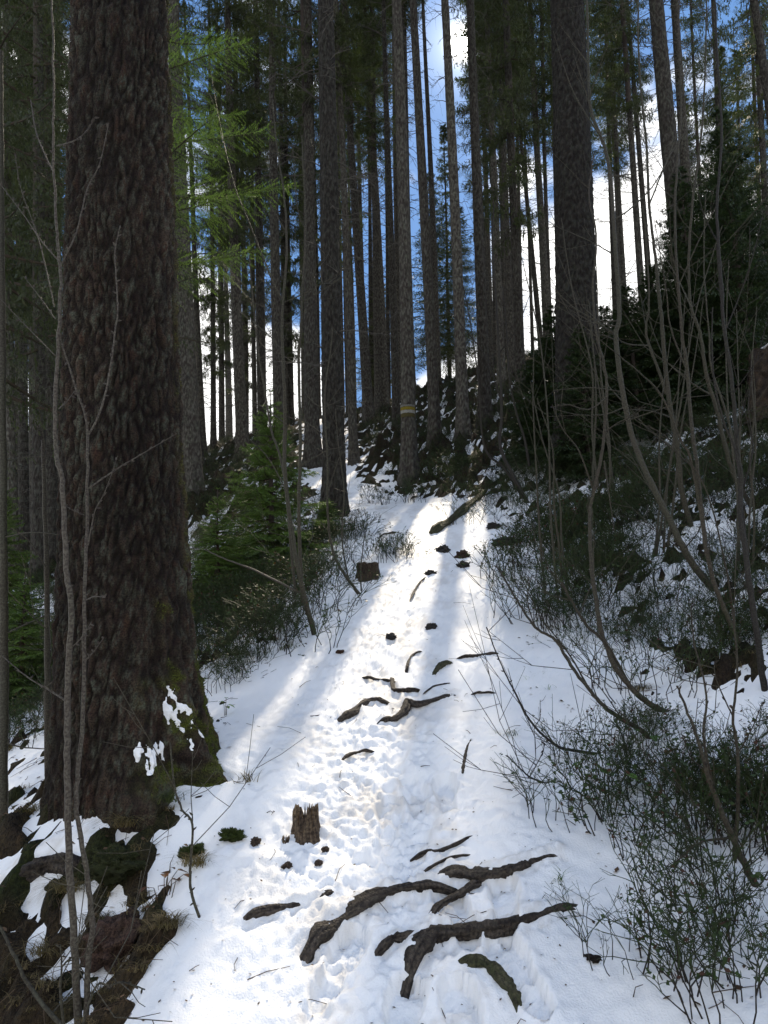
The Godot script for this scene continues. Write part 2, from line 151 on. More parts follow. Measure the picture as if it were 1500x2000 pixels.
		{part="branch", r0=0.0034, r1=0.0016, pts=[Vector3(-0.493, 3.239, -4.7), Vector3(-0.362, 3.102, -4.658), Vector3(-0.148, 3.186, -4.6)]},
	]},
	{name="bare_sapling", label="leaning bare sapling left of the sawn stump", category="sapling", stems=[
		{part="stem", r0=0.0119, r1=0.0040, pts=[Vector3(-0.182, 1.972, -5.56), Vector3(-0.292, 2.123, -5.56), Vector3(-0.38, 2.311, -5.56), Vector3(-0.411, 2.595, -5.56), Vector3(-0.403, 2.979, -5.56), Vector3(-0.415, 3.453, -5.56), Vector3(-0.365, 3.815, -5.56), Vector3(-0.341, 4.02, -5.56)]},
		{part="stem", r0=0.0071, r1=0.0036, pts=[Vector3(-0.296, 2.144, -6), Vector3(-0.336, 2.466, -6), Vector3(-0.31, 2.834, -6), Vector3(-0.349, 3.254, -6), Vector3(-0.363, 3.51, -6)]},
		{part="twig", r0=0.0055, r1=0.0027, pts=[Vector3(-0.421, 2.797, -5.8), Vector3(-0.359, 2.962, -5.744), Vector3(-0.302, 3.09, -5.7)]},
	]},
	{name="twig", label="upright bare twig growing beside the sawn stump", category="twig", stems=[
		{part="stem", r0=0.0068, r1=0.0027, pts=[Vector3(-0.186, 2.019, -5.695), Vector3(-0.189, 2.151, -5.695), Vector3(-0.17, 2.302, -5.695), Vector3(-0.151, 2.435, -5.695)]},
		{part="twig", r0=0.0043, r1=0.0029, pts=[Vector3(-0.196, 2.16, -6), Vector3(-0.234, 2.241, -6), Vector3(-0.268, 2.302, -6)]},
	]},
	{name="fallen_branch", label="pale fallen branch slanting down to the bare saplings left of the path", category="branch", stems=[
		{part="limb", r0=0.0083, r1=0.0040, pts=[Vector3(-0.546, 1.964, -5), Vector3(-0.891, 2.154, -5.288), Vector3(-1.162, 2.275, -5.487), Vector3(-1.317, 2.361, -5.6)]},
	]},
	{name="young_spruce_pole", label="reddish thin spruce stem with dead side twigs, cut by the left edge", category="dead tree", stems=[
		{part="stem", r0=0.0189, r1=0.0142, pts=[Vector3(-1.587, 0.853, -3.3), Vector3(-1.597, 1.171, -3.3), Vector3(-1.616, 1.584, -3.3), Vector3(-1.654, 2.241, -3.3), Vector3(-1.695, 2.945, -3.3), Vector3(-1.739, 3.702, -3.3), Vector3(-1.786, 4.519, -3.3)]},
		{part="branch", r0=0.0047, r1=0.0015, pts=[Vector3(-1.644, 2.128, -3.3), Vector3(-1.51, 2.139, -3.257), Vector3(-1.332, 2.113, -3.2)]},
		{part="branch", r0=0.0039, r1=0.0016, pts=[Vector3(-1.625, 1.712, -3.3), Vector3(-1.512, 1.762, -3.3), Vector3(-1.384, 1.811, -3.3)]},
		{part="branch", r0=0.0039, r1=0.0016, pts=[Vector3(-1.664, 2.47, -3.3), Vector3(-1.569, 2.502, -3.35), Vector3(-1.477, 2.559, -3.4)]},
		{part="branch", r0=0.0039, r1=0.0015, pts=[Vector3(-1.602, 1.272, -3.3), Vector3(-1.496, 1.252, -3.268), Vector3(-1.27, 1.243, -3.2)]},
	]},
	{name="young_spruce_pole", label="thin brown dead spruce stem standing between the left edge and the bare sapling", category="dead tree", stems=[
		{part="stem", r0=0.0188, r1=0.0080, pts=[Vector3(-1.583, 0.878, -3.75), Vector3(-1.609, 1.151, -3.75), Vector3(-1.629, 1.575, -3.75), Vector3(-1.649, 1.941, -3.75), Vector3(-1.672, 2.321, -3.75), Vector3(-1.698, 2.687, -3.75)]},
		{part="branch", r0=0.0035, r1=0.0013, pts=[Vector3(-1.616, 1.742, -3.7), Vector3(-1.68, 1.815, -3.662), Vector3(-1.776, 1.934, -3.6)]},
		{part="branch", r0=0.0035, r1=0.0013, pts=[Vector3(-1.603, 1.481, -3.7), Vector3(-1.521, 1.527, -3.655), Vector3(-1.405, 1.547, -3.6)]},
		{part="branch", r0=0.0035, r1=0.0013, pts=[Vector3(-1.633, 2.035, -3.7), Vector3(-1.688, 2.154, -3.646), Vector3(-1.767, 2.224, -3.6)]},
	]},
	{name="bare_shrub", label="grey tall stem curving from the right bank, thickest of the bare shrub stems", category="shrub", stems=[
		{part="stem", r0=0.0205, r1=0.0077, pts=[Vector3(1.806, 1.863, -4.306), Vector3(1.72, 1.996, -4.32), Vector3(1.67, 2.114, -4.332), Vector3(1.614, 2.28, -4.346), Vector3(1.56, 2.433, -4.36), Vector3(1.496, 2.636, -4.377), Vector3(1.458, 2.826, -4.392), Vector3(1.438, 3.134, -4.415), Vector3(1.441, 3.418, -4.436), Vector3(1.477, 3.553, -4.446), Vector3(1.498, 3.954, -4.473), Vector3(1.509, 4.207, -4.49), Vector3(1.521, 4.578, -4.514), Vector3(1.495, 4.809, -4.529), Vector3(1.448, 5.006, -4.542), Vector3(1.458, 5.284, -4.559), Vector3(1.511, 5.988, -4.6)]},
		{part="branch", r0=0.0064, r1=0.0021, pts=[Vector3(1.462, 3.444, -4.5), Vector3(1.324, 3.533, -4.463), Vector3(1.197, 3.606, -4.431), Vector3(1.097, 3.695, -4.4)]},
		{part="branch", r0=0.0054, r1=0.0021, pts=[Vector3(1.459, 3.411, -4.5), Vector3(1.369, 3.419, -4.432), Vector3(1.322, 3.407, -4.4)]},
		{part="branch", r0=0.0054, r1=0.0021, pts=[Vector3(1.468, 3.082, -4.5), Vector3(1.255, 3.099, -4.452), Vector3(1.027, 3.071, -4.4)]},
		{part="branch", r0=0.0054, r1=0.0021, pts=[Vector3(1.475, 2.985, -4.5), Vector3(1.338, 2.933, -4.469), Vector3(1.176, 2.927, -4.433), Vector3(1.033, 2.954, -4.4)]},
		{part="branch", r0=0.0054, r1=0.0017, pts=[Vector3(1.512, 4.213, -4.5), Vector3(1.667, 4.329, -4.527), Vector3(1.867, 4.564, -4.567), Vector3(2.108, 5.051, -4.635), Vector3(2.392, 5.522, -4.7)]},
		{part="branch", r0=0.0054, r1=0.0015, pts=[Vector3(1.486, 4.788, -4.5), Vector3(1.29, 5.021, -4.364), Vector3(1.148, 5.323, -4.2)]},
		{part="branch", r0=0.0043, r1=0.0015, pts=[Vector3(1.507, 3.968, -4.5), Vector3(1.319, 4.03, -4.411), Vector3(1.079, 4.077, -4.3)]},
	]},
	{name="bare_shrub", label="second grey stem on the right bank, straighter, right of the thickest stem", category="shrub", stems=[
		{part="stem", r0=0.0208, r1=0.0062, pts=[Vector3(2.188, 2.355, -5.458), Vector3(2.136, 2.632, -5.439), Vector3(2.13, 2.892, -5.422), Vector3(2.111, 3.118, -5.407), Vector3(2.091, 3.345, -5.393), Vector3(2.084, 3.651, -5.373), Vector3(2.085, 3.921, -5.356), Vector3(2.077, 4.156, -5.341), Vector3(2.075, 4.393, -5.327), Vector3(2.059, 4.793, -5.302), Vector3(2.072, 5.28, -5.273), Vector3(2.065, 5.82, -5.241), Vector3(2.099, 6.544, -5.2)]},
		{part="branch", r0=0.0116, r1=0.0037, pts=[Vector3(2.082, 3.348, -5.4), Vector3(2.028, 3.535, -5.372), Vector3(1.962, 3.741, -5.341), Vector3(1.957, 3.871, -5.322), Vector3(1.986, 4.02, -5.301), Vector3(1.985, 4.469, -5.237), Vector3(1.971, 4.733, -5.2)]},
		{part="branch", r0=0.0063, r1=0.0024, pts=[Vector3(1.943, 3.686, -5.3), Vector3(1.746, 3.672, -5.201), Vector3(1.597, 3.749, -5.1)]},
		{part="branch", r0=0.0063, r1=0.0024, pts=[Vector3(2.049, 3.145, -5.3), Vector3(1.882, 3.167, -5.206), Vector3(1.687, 3.151, -5.1)]},
		{part="branch", r0=0.0063, r1=0.0020, pts=[Vector3(2.058, 4.791, -5.3), Vector3(2.29, 5.254, -5.37), Vector3(2.543, 5.592, -5.425), Vector3(2.871, 6.094, -5.5)]},
	]},
	{name="bare_shrub", label="brown thin stem with long side branches in the middle of the right bank", category="shrub", stems=[
		{part="stem", r0=0.0122, r1=0.0034, pts=[Vector3(1.568, 1.49, -3.426), Vector3(1.522, 1.583, -3.432), Vector3(1.485, 1.718, -3.441), Vector3(1.455, 1.833, -3.448), Vector3(1.438, 2.054, -3.46), Vector3(1.446, 2.353, -3.477), Vector3(1.448, 2.601, -3.49), Vector3(1.459, 2.844, -3.502), Vector3(1.458, 3.041, -3.512), Vector3(1.469, 3.283, -3.524), Vector3(1.488, 3.588, -3.538), Vector3(1.538, 3.932, -3.554), Vector3(1.604, 4.319, -3.571), Vector3(1.642, 4.756, -3.59), Vector3(1.68, 5.014, -3.6)]},
		{part="branch", r0=0.0067, r1=0.0016, pts=[Vector3(1.454, 2.059, -3.5), Vector3(1.404, 2.392, -3.432), Vector3(1.359, 2.484, -3.411), Vector3(1.27, 2.69, -3.365), Vector3(1.154, 2.804, -3.333), Vector3(1.026, 2.903, -3.3)]},
		{part="branch", r0=0.0050, r1=0.0016, pts=[Vector3(1.552, 1.583, -3.5), Vector3(1.527, 1.878, -3.472), Vector3(1.461, 2.248, -3.437), Vector3(1.335, 2.462, -3.414), Vector3(1.211, 2.558, -3.4)]},
		{part="branch", r0=0.0042, r1=0.0016, pts=[Vector3(1.455, 2.358, -3.5), Vector3(1.323, 2.459, -3.448), Vector3(1.204, 2.554, -3.4)]},
		{part="branch", r0=0.0043, r1=0.0017, pts=[Vector3(1.499, 2.878, -3.6), Vector3(1.43, 3.093, -3.57), Vector3(1.415, 3.294, -3.543), Vector3(1.377, 3.624, -3.5)]},
		{part="branch", r0=0.0034, r1=0.0013, pts=[Vector3(1.501, 3.319, -3.6), Vector3(1.598, 3.517, -3.567), Vector3(1.707, 3.715, -3.534), Vector3(1.817, 3.913, -3.5)]},
	]},
	{name="bare_shrub", label="curving grey stems before the snowy shelf by the cut trunk on the right", category="shrub", stems=[
		{part="stem", r0=0.0179, r1=0.0045, pts=[Vector3(2.591, 2.46, -5.356), Vector3(2.515, 2.596, -5.329), Vector3(2.454, 2.722, -5.304), Vector3(2.406, 2.899, -5.271), Vector3(2.353, 3.166, -5.223), Vector3(2.289, 3.397, -5.18), Vector3(2.253, 3.698, -5.125), Vector3(2.197, 3.875, -5.092), Vector3(2.189, 4.157, -5.042), Vector3(2.228, 4.579, -4.966), Vector3(2.309, 5.068, -4.877), Vector3(2.354, 5.558, -4.788), Vector3(2.378, 6.049, -4.7)]},
		{part="branch", r0=0.0080, r1=0.0028, pts=[Vector3(2.265, 2.497, -4.8), Vector3(2.223, 2.928, -4.778), Vector3(2.141, 3.301, -4.758), Vector3(2.145, 3.54, -4.746), Vector3(2.151, 3.992, -4.724), Vector3(2.205, 4.49, -4.7)]},
		{part="branch", r0=0.0069, r1=0.0022, pts=[Vector3(2.125, 3.144, -4.8), Vector3(1.966, 3.235, -4.75), Vector3(1.828, 3.342, -4.7)]},
		{part="branch", r0=0.0045, r1=0.0018, pts=[Vector3(2.028, 3.7, -4.7), Vector3(1.968, 4.043, -4.807), Vector3(1.854, 4.322, -4.9)]},
	]},
	{name="bare_shrub", label="dark stem rising along the right edge of the picture", category="shrub", stems=[
		{part="stem", r0=0.0140, r1=0.0039, pts=[Vector3(1.493, 1.229, -3.1), Vector3(1.467, 1.384, -3.111), Vector3(1.467, 1.582, -3.125), Vector3(1.467, 1.786, -3.139), Vector3(1.469, 1.944, -3.149), Vector3(1.471, 2.105, -3.159), Vector3(1.497, 2.258, -3.169), Vector3(1.499, 2.381, -3.177), Vector3(1.517, 2.669, -3.194), Vector3(1.517, 2.909, -3.207), Vector3(1.537, 3.18, -3.222), Vector3(1.566, 3.54, -3.241), Vector3(1.639, 3.915, -3.261), Vector3(1.674, 4.367, -3.282), Vector3(1.71, 4.751, -3.3)]},
		{part="branch", r0=0.0061, r1=0.0022, pts=[Vector3(1.494, 1.832, -3.2), Vector3(1.484, 2.322, -3.157), Vector3(1.436, 2.496, -3.141), Vector3(1.409, 2.716, -3.122), Vector3(1.429, 2.982, -3.1)]},
		{part="branch", r0=0.0046, r1=0.0015, pts=[Vector3(1.506, 2.198, -3.2), Vector3(1.559, 2.366, -3.169), Vector3(1.548, 2.557, -3.134), Vector3(1.582, 2.747, -3.1)]},
		{part="branch", r0=0.0039, r1=0.0015, pts=[Vector3(1.561, 2.947, -3.3), Vector3(1.621, 3.079, -3.273), Vector3(1.696, 3.279, -3.234), Vector3(1.747, 3.457, -3.2)]},
		{part="branch", r0=0.0031, r1=0.0011, pts=[Vector3(1.584, 3.37, -3.3), Vector3(1.506, 3.495, -3.248), Vector3(1.465, 3.62, -3.2)]},
	]},
	{name="bare_shrub", label="crooked brown stem left in the right bank thicket before the massive trunk", category="shrub", stems=[
		{part="stem", r0=0.0132, r1=0.0035, pts=[Vector3(1.139, 1.299, -3.265), Vector3(1.086, 1.323, -3.276), Vector3(1.032, 1.369, -3.29), Vector3(0.996, 1.411, -3.301), Vector3(0.945, 1.496, -3.32), Vector3(0.91, 1.636, -3.346), Vector3(0.905, 1.768, -3.369), Vector3(0.904, 1.938, -3.397), Vector3(0.926, 2.173, -3.435), Vector3(0.956, 2.269, -3.45), Vector3(1.022, 2.479, -3.482), Vector3(1.073, 2.737, -3.52), Vector3(1.081, 2.898, -3.543), Vector3(1.065, 3.079, -3.568), Vector3(1.078, 3.336, -3.602), Vector3(1.13, 3.631, -3.639), Vector3(1.118, 3.879, -3.67), Vector3(1.174, 4.133, -3.7)]},
		{part="branch", r0=0.0073, r1=0.0046, pts=[Vector3(1.03, 1.401, -3.4), Vector3(0.921, 1.582, -3.323), Vector3(0.83, 1.669, -3.278), Vector3(0.774, 1.754, -3.239), Vector3(0.723, 1.844, -3.2)]},
		{part="branch", r0=0.0042, r1=0.0016, pts=[Vector3(1.067, 2.731, -3.5), Vector3(0.968, 2.66, -3.462), Vector3(0.865, 2.676, -3.427), Vector3(0.788, 2.659, -3.4)]},
		{part="branch", r0=0.0042, r1=0.0016, pts=[Vector3(1.029, 2.422, -3.5), Vector3(1.024, 2.243, -3.45), Vector3(1.018, 2.071, -3.4)]},
		{part="branch", r0=0.0042, r1=0.0016, pts=[Vector3(0.97, 2.279, -3.5), Vector3(0.891, 2.453, -3.41), Vector3(0.816, 2.536, -3.357), Vector3(0.761, 2.639, -3.3)]},
		{part="branch", r0=0.0033, r1=0.0016, pts=[Vector3(1.035, 2.545, -3.5), Vector3(1.073, 2.575, -3.439), Vector3(1.14, 2.593, -3.348), Vector3(1.167, 2.613, -3.3)]},
	]},
	{name="bare_shrub", label="low arching brown stem reaching left towards the path from the bank", category="shrub", stems=[
		{part="stem", r0=0.0105, r1=0.0032, pts=[Vector3(1.008, 1.217, -3.135), Vector3(0.976, 1.251, -3.15), Vector3(0.916, 1.291, -3.173), Vector3(0.856, 1.34, -3.198), Vector3(0.806, 1.411, -3.225), Vector3(0.748, 1.504, -3.257), Vector3(0.7, 1.61, -3.291), Vector3(0.623, 1.667, -3.318), Vector3(0.569, 1.768, -3.349), Vector3(0.515, 1.883, -3.383), Vector3(0.483, 1.942, -3.4)]},
		{part="branch", r0=0.0047, r1=0.0024, pts=[Vector3(0.825, 1.406, -3.3), Vector3(0.77, 1.523, -3.3), Vector3(0.713, 1.61, -3.3), Vector3(0.66, 1.684, -3.3)]},
		{part="branch", r0=0.0031, r1=0.0016, pts=[Vector3(0.619, 1.666, -3.3), Vector3(0.595, 1.786, -3.3), Vector3(0.624, 1.893, -3.3)]},
		{part="branch", r0=0.0030, r1=0.0015, pts=[Vector3(0.924, 1.288, -3.2), Vector3(0.826, 1.424, -3.139), Vector3(0.741, 1.488, -3.1)]},
	]},
	{name="bare_shrub", label="slender dark shrub stems left of the young spruces right of the path", category="shrub", stems=[
		{part="stem", r0=0.0236, r1=0.0060, pts=[Vector3(1.568, 3.085, -8.258), Vector3(1.415, 3.436, -8.274), Vector3(1.308, 3.762, -8.289), Vector3(1.352, 4.177, -8.305), Vector3(1.366, 4.911, -8.334), Vector3(1.376, 5.415, -8.353), Vector3(1.378, 6.194, -8.381), Vector3(1.43, 6.728, -8.4)]},
		{part="stem", r0=0.0164, r1=0.0050, pts=[Vector3(1.6, 3.177, -8.6), Vector3(1.382, 3.563, -8.566), Vector3(1.214, 3.714, -8.549), Vector3(1.149, 3.952, -8.53), Vector3(1.136, 4.547, -8.485), Vector3(1.079, 5.212, -8.436), Vector3(1.013, 5.704, -8.4)]},
		{part="stem", r0=0.0164, r1=0.0051, pts=[Vector3(1.667, 3.651, -8.6), Vector3(1.64, 3.89, -8.588), Vector3(1.568, 4.192, -8.573), Vector3(1.504, 4.619, -8.552), Vector3(1.504, 5.172, -8.526), Vector3(1.487, 5.735, -8.5)]},
		{part="branch", r0=0.0080, r1=0.0029, pts=[Vector3(1.363, 4.327, -8.4), Vector3(1.218, 4.789, -8.32), Vector3(0.969, 5.136, -8.25), Vector3(0.774, 5.367, -8.2)]},
		{part="branch", r0=0.0080, r1=0.0029, pts=[Vector3(1.379, 4.875, -8.4), Vector3(1.588, 5.142, -8.317), Vector3(1.771, 5.577, -8.2)]},
	]},
	{name="bare_shrub", label="brown many-stemmed shrub at the lower right beside the bilberry bushes", category="shrub", stems=[
		{part="stem", r0=0.0108, r1=0.0027, pts=[Vector3(0.988, 0.913, -2.276), Vector3(0.959, 0.978, -2.272), Vector3(0.937, 1.04, -2.269), Vector3(0.914, 1.102, -2.266), Vector3(0.892, 1.171, -2.263), Vector3(0.876, 1.233, -2.26), Vector3(0.861, 1.31, -2.257), Vector3(0.839, 1.388, -2.254), Vector3(0.812, 1.467, -2.25)]},
		{part="stem", r0=0.0062, r1=0.0021, pts=[Vector3(0.974, 1.027, -2.35), Vector3(0.987, 1.156, -2.33), Vector3(0.99, 1.278, -2.311), Vector3(0.982, 1.372, -2.297), Vector3(1, 1.517, -2.274), Vector3(0.993, 1.677, -2.25)]},
		{part="branch", r0=0.0038, r1=0.0016, pts=[Vector3(0.932, 1.044, -2.3), Vector3(0.842, 1.045, -2.261), Vector3(0.769, 1.017, -2.224), Vector3(0.724, 0.998, -2.2)]},
		{part="stem", r0=0.0044, r1=0.0016, pts=[Vector3(0.912, 1.15, -2.3), Vector3(0.881, 1.308, -2.271), Vector3(0.892, 1.436, -2.247), Vector3(0.861, 1.594, -2.218), Vector3(0.857, 1.693, -2.2)]},
		{part="branch", r0=0.0022, r1=0.0010, pts=[Vector3(0.983, 1.372, -2.3), Vector3(0.92, 1.478, -2.234), Vector3(0.905, 1.535, -2.2)]},
		{part="branch", r0=0.0022, r1=0.0008, pts=[Vector3(0.987, 1.273, -2.3), Vector3(1.013, 1.348, -2.248), Vector3(1.027, 1.42, -2.2)]},
		{part="branch", r0=0.0022, r1=0.0008, pts=[Vector3(0.891, 1.227, -2.3), Vector3(0.836, 1.269, -2.258), Vector3(0.793, 1.346, -2.2)]},
	]},
	{name="twig", label="dark whip-like twig bending over the snow on the right of the path", category="twig", stems=[
		{part="stem", r0=0.0067, r1=0.0022, pts=[Vector3(0.8, 1.166, -3.135), Vector3(0.725, 1.18, -3.135), Vector3(0.656, 1.196, -3.135), Vector3(0.59, 1.247, -3.135), Vector3(0.535, 1.317, -3.135), Vector3(0.499, 1.396, -3.135), Vector3(0.446, 1.517, -3.135), Vector3(0.394, 1.67, -3.135)]},
		{part="twig", r0=0.0022, r1=0.0014, pts=[Vector3(0.52, 1.32, -3.05), Vector3(0.504, 1.357, -3)]},
	]},
	{name="twig", label="short forked dark twig on the snow left of the lower right bilberries", category="twig", stems=[
		{part="stem", r0=0.0043, r1=0.0021, pts=[Vector3(0.643, 1.094, -3.002), Vector3(0.581, 1.087, -3.002), Vector3(0.516, 1.107, -3.002), Vector3(0.48, 1.136, -3.002), Vector3(0.426, 1.192, -3.002)]},
		{part="twig", r0=0.0020, r1=0.0013, pts=[Vector3(0.481, 1.138, -2.85), Vector3(0.525, 1.222, -2.814), Vector3(0.529, 1.258, -2.8)]},
	]},
	{name="bare_shrub", label="thin bare shoots at the left side of the right bank thicket", category="shrub", stems=[
		{part="stem", r0=0.0085, r1=0.0025, pts=[Vector3(1.032, 1.873, -5.067), Vector3(1.014, 2.297, -5.014), Vector3(1.009, 2.724, -4.962), Vector3(1.009, 3.154, -4.909), Vector3(1.032, 3.588, -4.856)]},
		{part="stem", r0=0.0081, r1=0.0024, pts=[Vector3(1.103, 1.823, -4.858), Vector3(1.084, 2.141, -4.787), Vector3(1.054, 2.458, -4.716), Vector3(1.055, 2.771, -4.645), Vector3(0.966, 3.085, -4.57)]},
		{part="stem", r0=0.0081, r1=0.0026, pts=[Vector3(1.14, 1.839, -4.877), Vector3(1.124, 2.19, -4.889), Vector3(1.132, 2.551, -4.902), Vector3(1.051, 2.925, -4.915), Vector3(1.006, 3.311, -4.928)]},
		{part="stem", r0=0.0081, r1=0.0026, pts=[Vector3(1.065, 1.805, -4.832), Vector3(1.06, 2.369, -4.867), Vector3(1.094, 2.963, -4.902), Vector3(1.09, 3.592, -4.938), Vector3(1.008, 4.261, -4.973)]},
	]},
	{name="bare_shrub", label="thin bare shoots below the cut trunk at the right edge", category="shrub", stems=[
		{part="stem", r0=0.0072, r1=0.0021, pts=[Vector3(2.024, 1.931, -4.292), Vector3(2.042, 2.235, -4.223), Vector3(2.022, 2.538, -4.154), Vector3(2.052, 2.837, -4.086), Vector3(2.039, 3.135, -4.017)]},
		{part="stem", r0=0.0073, r1=0.0024, pts=[Vector3(2.002, 1.96, -4.404), Vector3(2.077, 2.345, -4.448), Vector3(2.14, 2.75, -4.491), Vector3(2.198, 3.175, -4.535), Vector3(2.257, 3.621, -4.578)]},
		{part="stem", r0=0.0074, r1=0.0024, pts=[Vector3(2.01, 1.972, -4.43), Vector3(2.066, 2.426, -4.446), Vector3(2.077, 2.901, -4.461), Vector3(2.123, 3.396, -4.476), Vector3(2.204, 3.911, -4.491)]},
		{part="stem", r0=0.0073, r1=0.0024, pts=[Vector3(2.049, 1.971, -4.39), Vector3(2.131, 2.356, -4.435), Vector3(2.232, 2.76, -4.48), Vector3(2.276, 3.187, -4.525), Vector3(2.383, 3.633, -4.57)]},
	]},
	{name="bare_shrub", label="thin bare shoots before the foot of the massive right trunk", category="shrub", stems=[
		{part="stem", r0=0.0115, r1=0.0035, pts=[Vector3(1.965, 2.714, -6.868), Vector3(1.923, 3.399, -6.843), Vector3(1.963, 4.1, -6.819), Vector3(1.838, 4.827, -6.794), Vector3(1.781, 5.572, -6.769)]},
		{part="stem", r0=0.0113, r1=0.0036, pts=[Vector3(1.995, 2.689, -6.76), Vector3(2.056, 3.329, -6.781), Vector3(2.041, 3.997, -6.801), Vector3(2.071, 4.689, -6.822), Vector3(2.111, 5.408, -6.842)]},
		{part="stem", r0=0.0121, r1=0.0039, pts=[Vector3(1.981, 2.846, -7.249), Vector3(2.048, 3.363, -7.289), Vector3(2.124, 3.898, -7.329), Vector3(2.157, 4.453, -7.368), Vector3(2.161, 5.028, -7.408)]},
		{part="stem", r0=0.0114, r1=0.0037, pts=[Vector3(2.087, 2.748, -6.848), Vector3(2.087, 3.179, -6.902), Vector3(2.08, 3.626, -6.957), Vector3(2.061, 4.091, -7.012), Vector3(2.052, 4.571, -7.067)]},
	]},
	{name="bare_shrub", label="thin bare shoots between the two grey stems on the right bank", category="shrub", stems=[
		{part="stem", r0=0.0086, r1=0.0028, pts=[Vector3(1.784, 2.122, -5.132), Vector3(1.869, 2.501, -5.161), Vector3(1.912, 2.896, -5.19), Vector3(1.988, 3.304, -5.219), Vector3(2.095, 3.726, -5.249)]},
		{part="stem", r0=0.0083, r1=0.0025, pts=[Vector3(1.814, 2.09, -4.998), Vector3(1.889, 2.511, -4.943), Vector3(1.955, 2.936, -4.888), Vector3(2.062, 3.363, -4.833), Vector3(2.147, 3.794, -4.778)]},
		{part="stem", r0=0.0085, r1=0.0025, pts=[Vector3(1.779, 2.106, -5.085), Vector3(1.893, 2.655, -5.028), Vector3(2.022, 3.213, -4.971), Vector3(2.153, 3.78, -4.915), Vector3(2.367, 4.352, -4.856)]},
		{part="stem", r0=0.0086, r1=0.0028, pts=[Vector3(1.86, 2.155, -5.156), Vector3(1.94, 2.603, -5.198), Vector3(2.06, 3.071, -5.24), Vector3(2.161, 3.561, -5.282), Vector3(2.263, 4.073, -5.324)]},
	]},
]
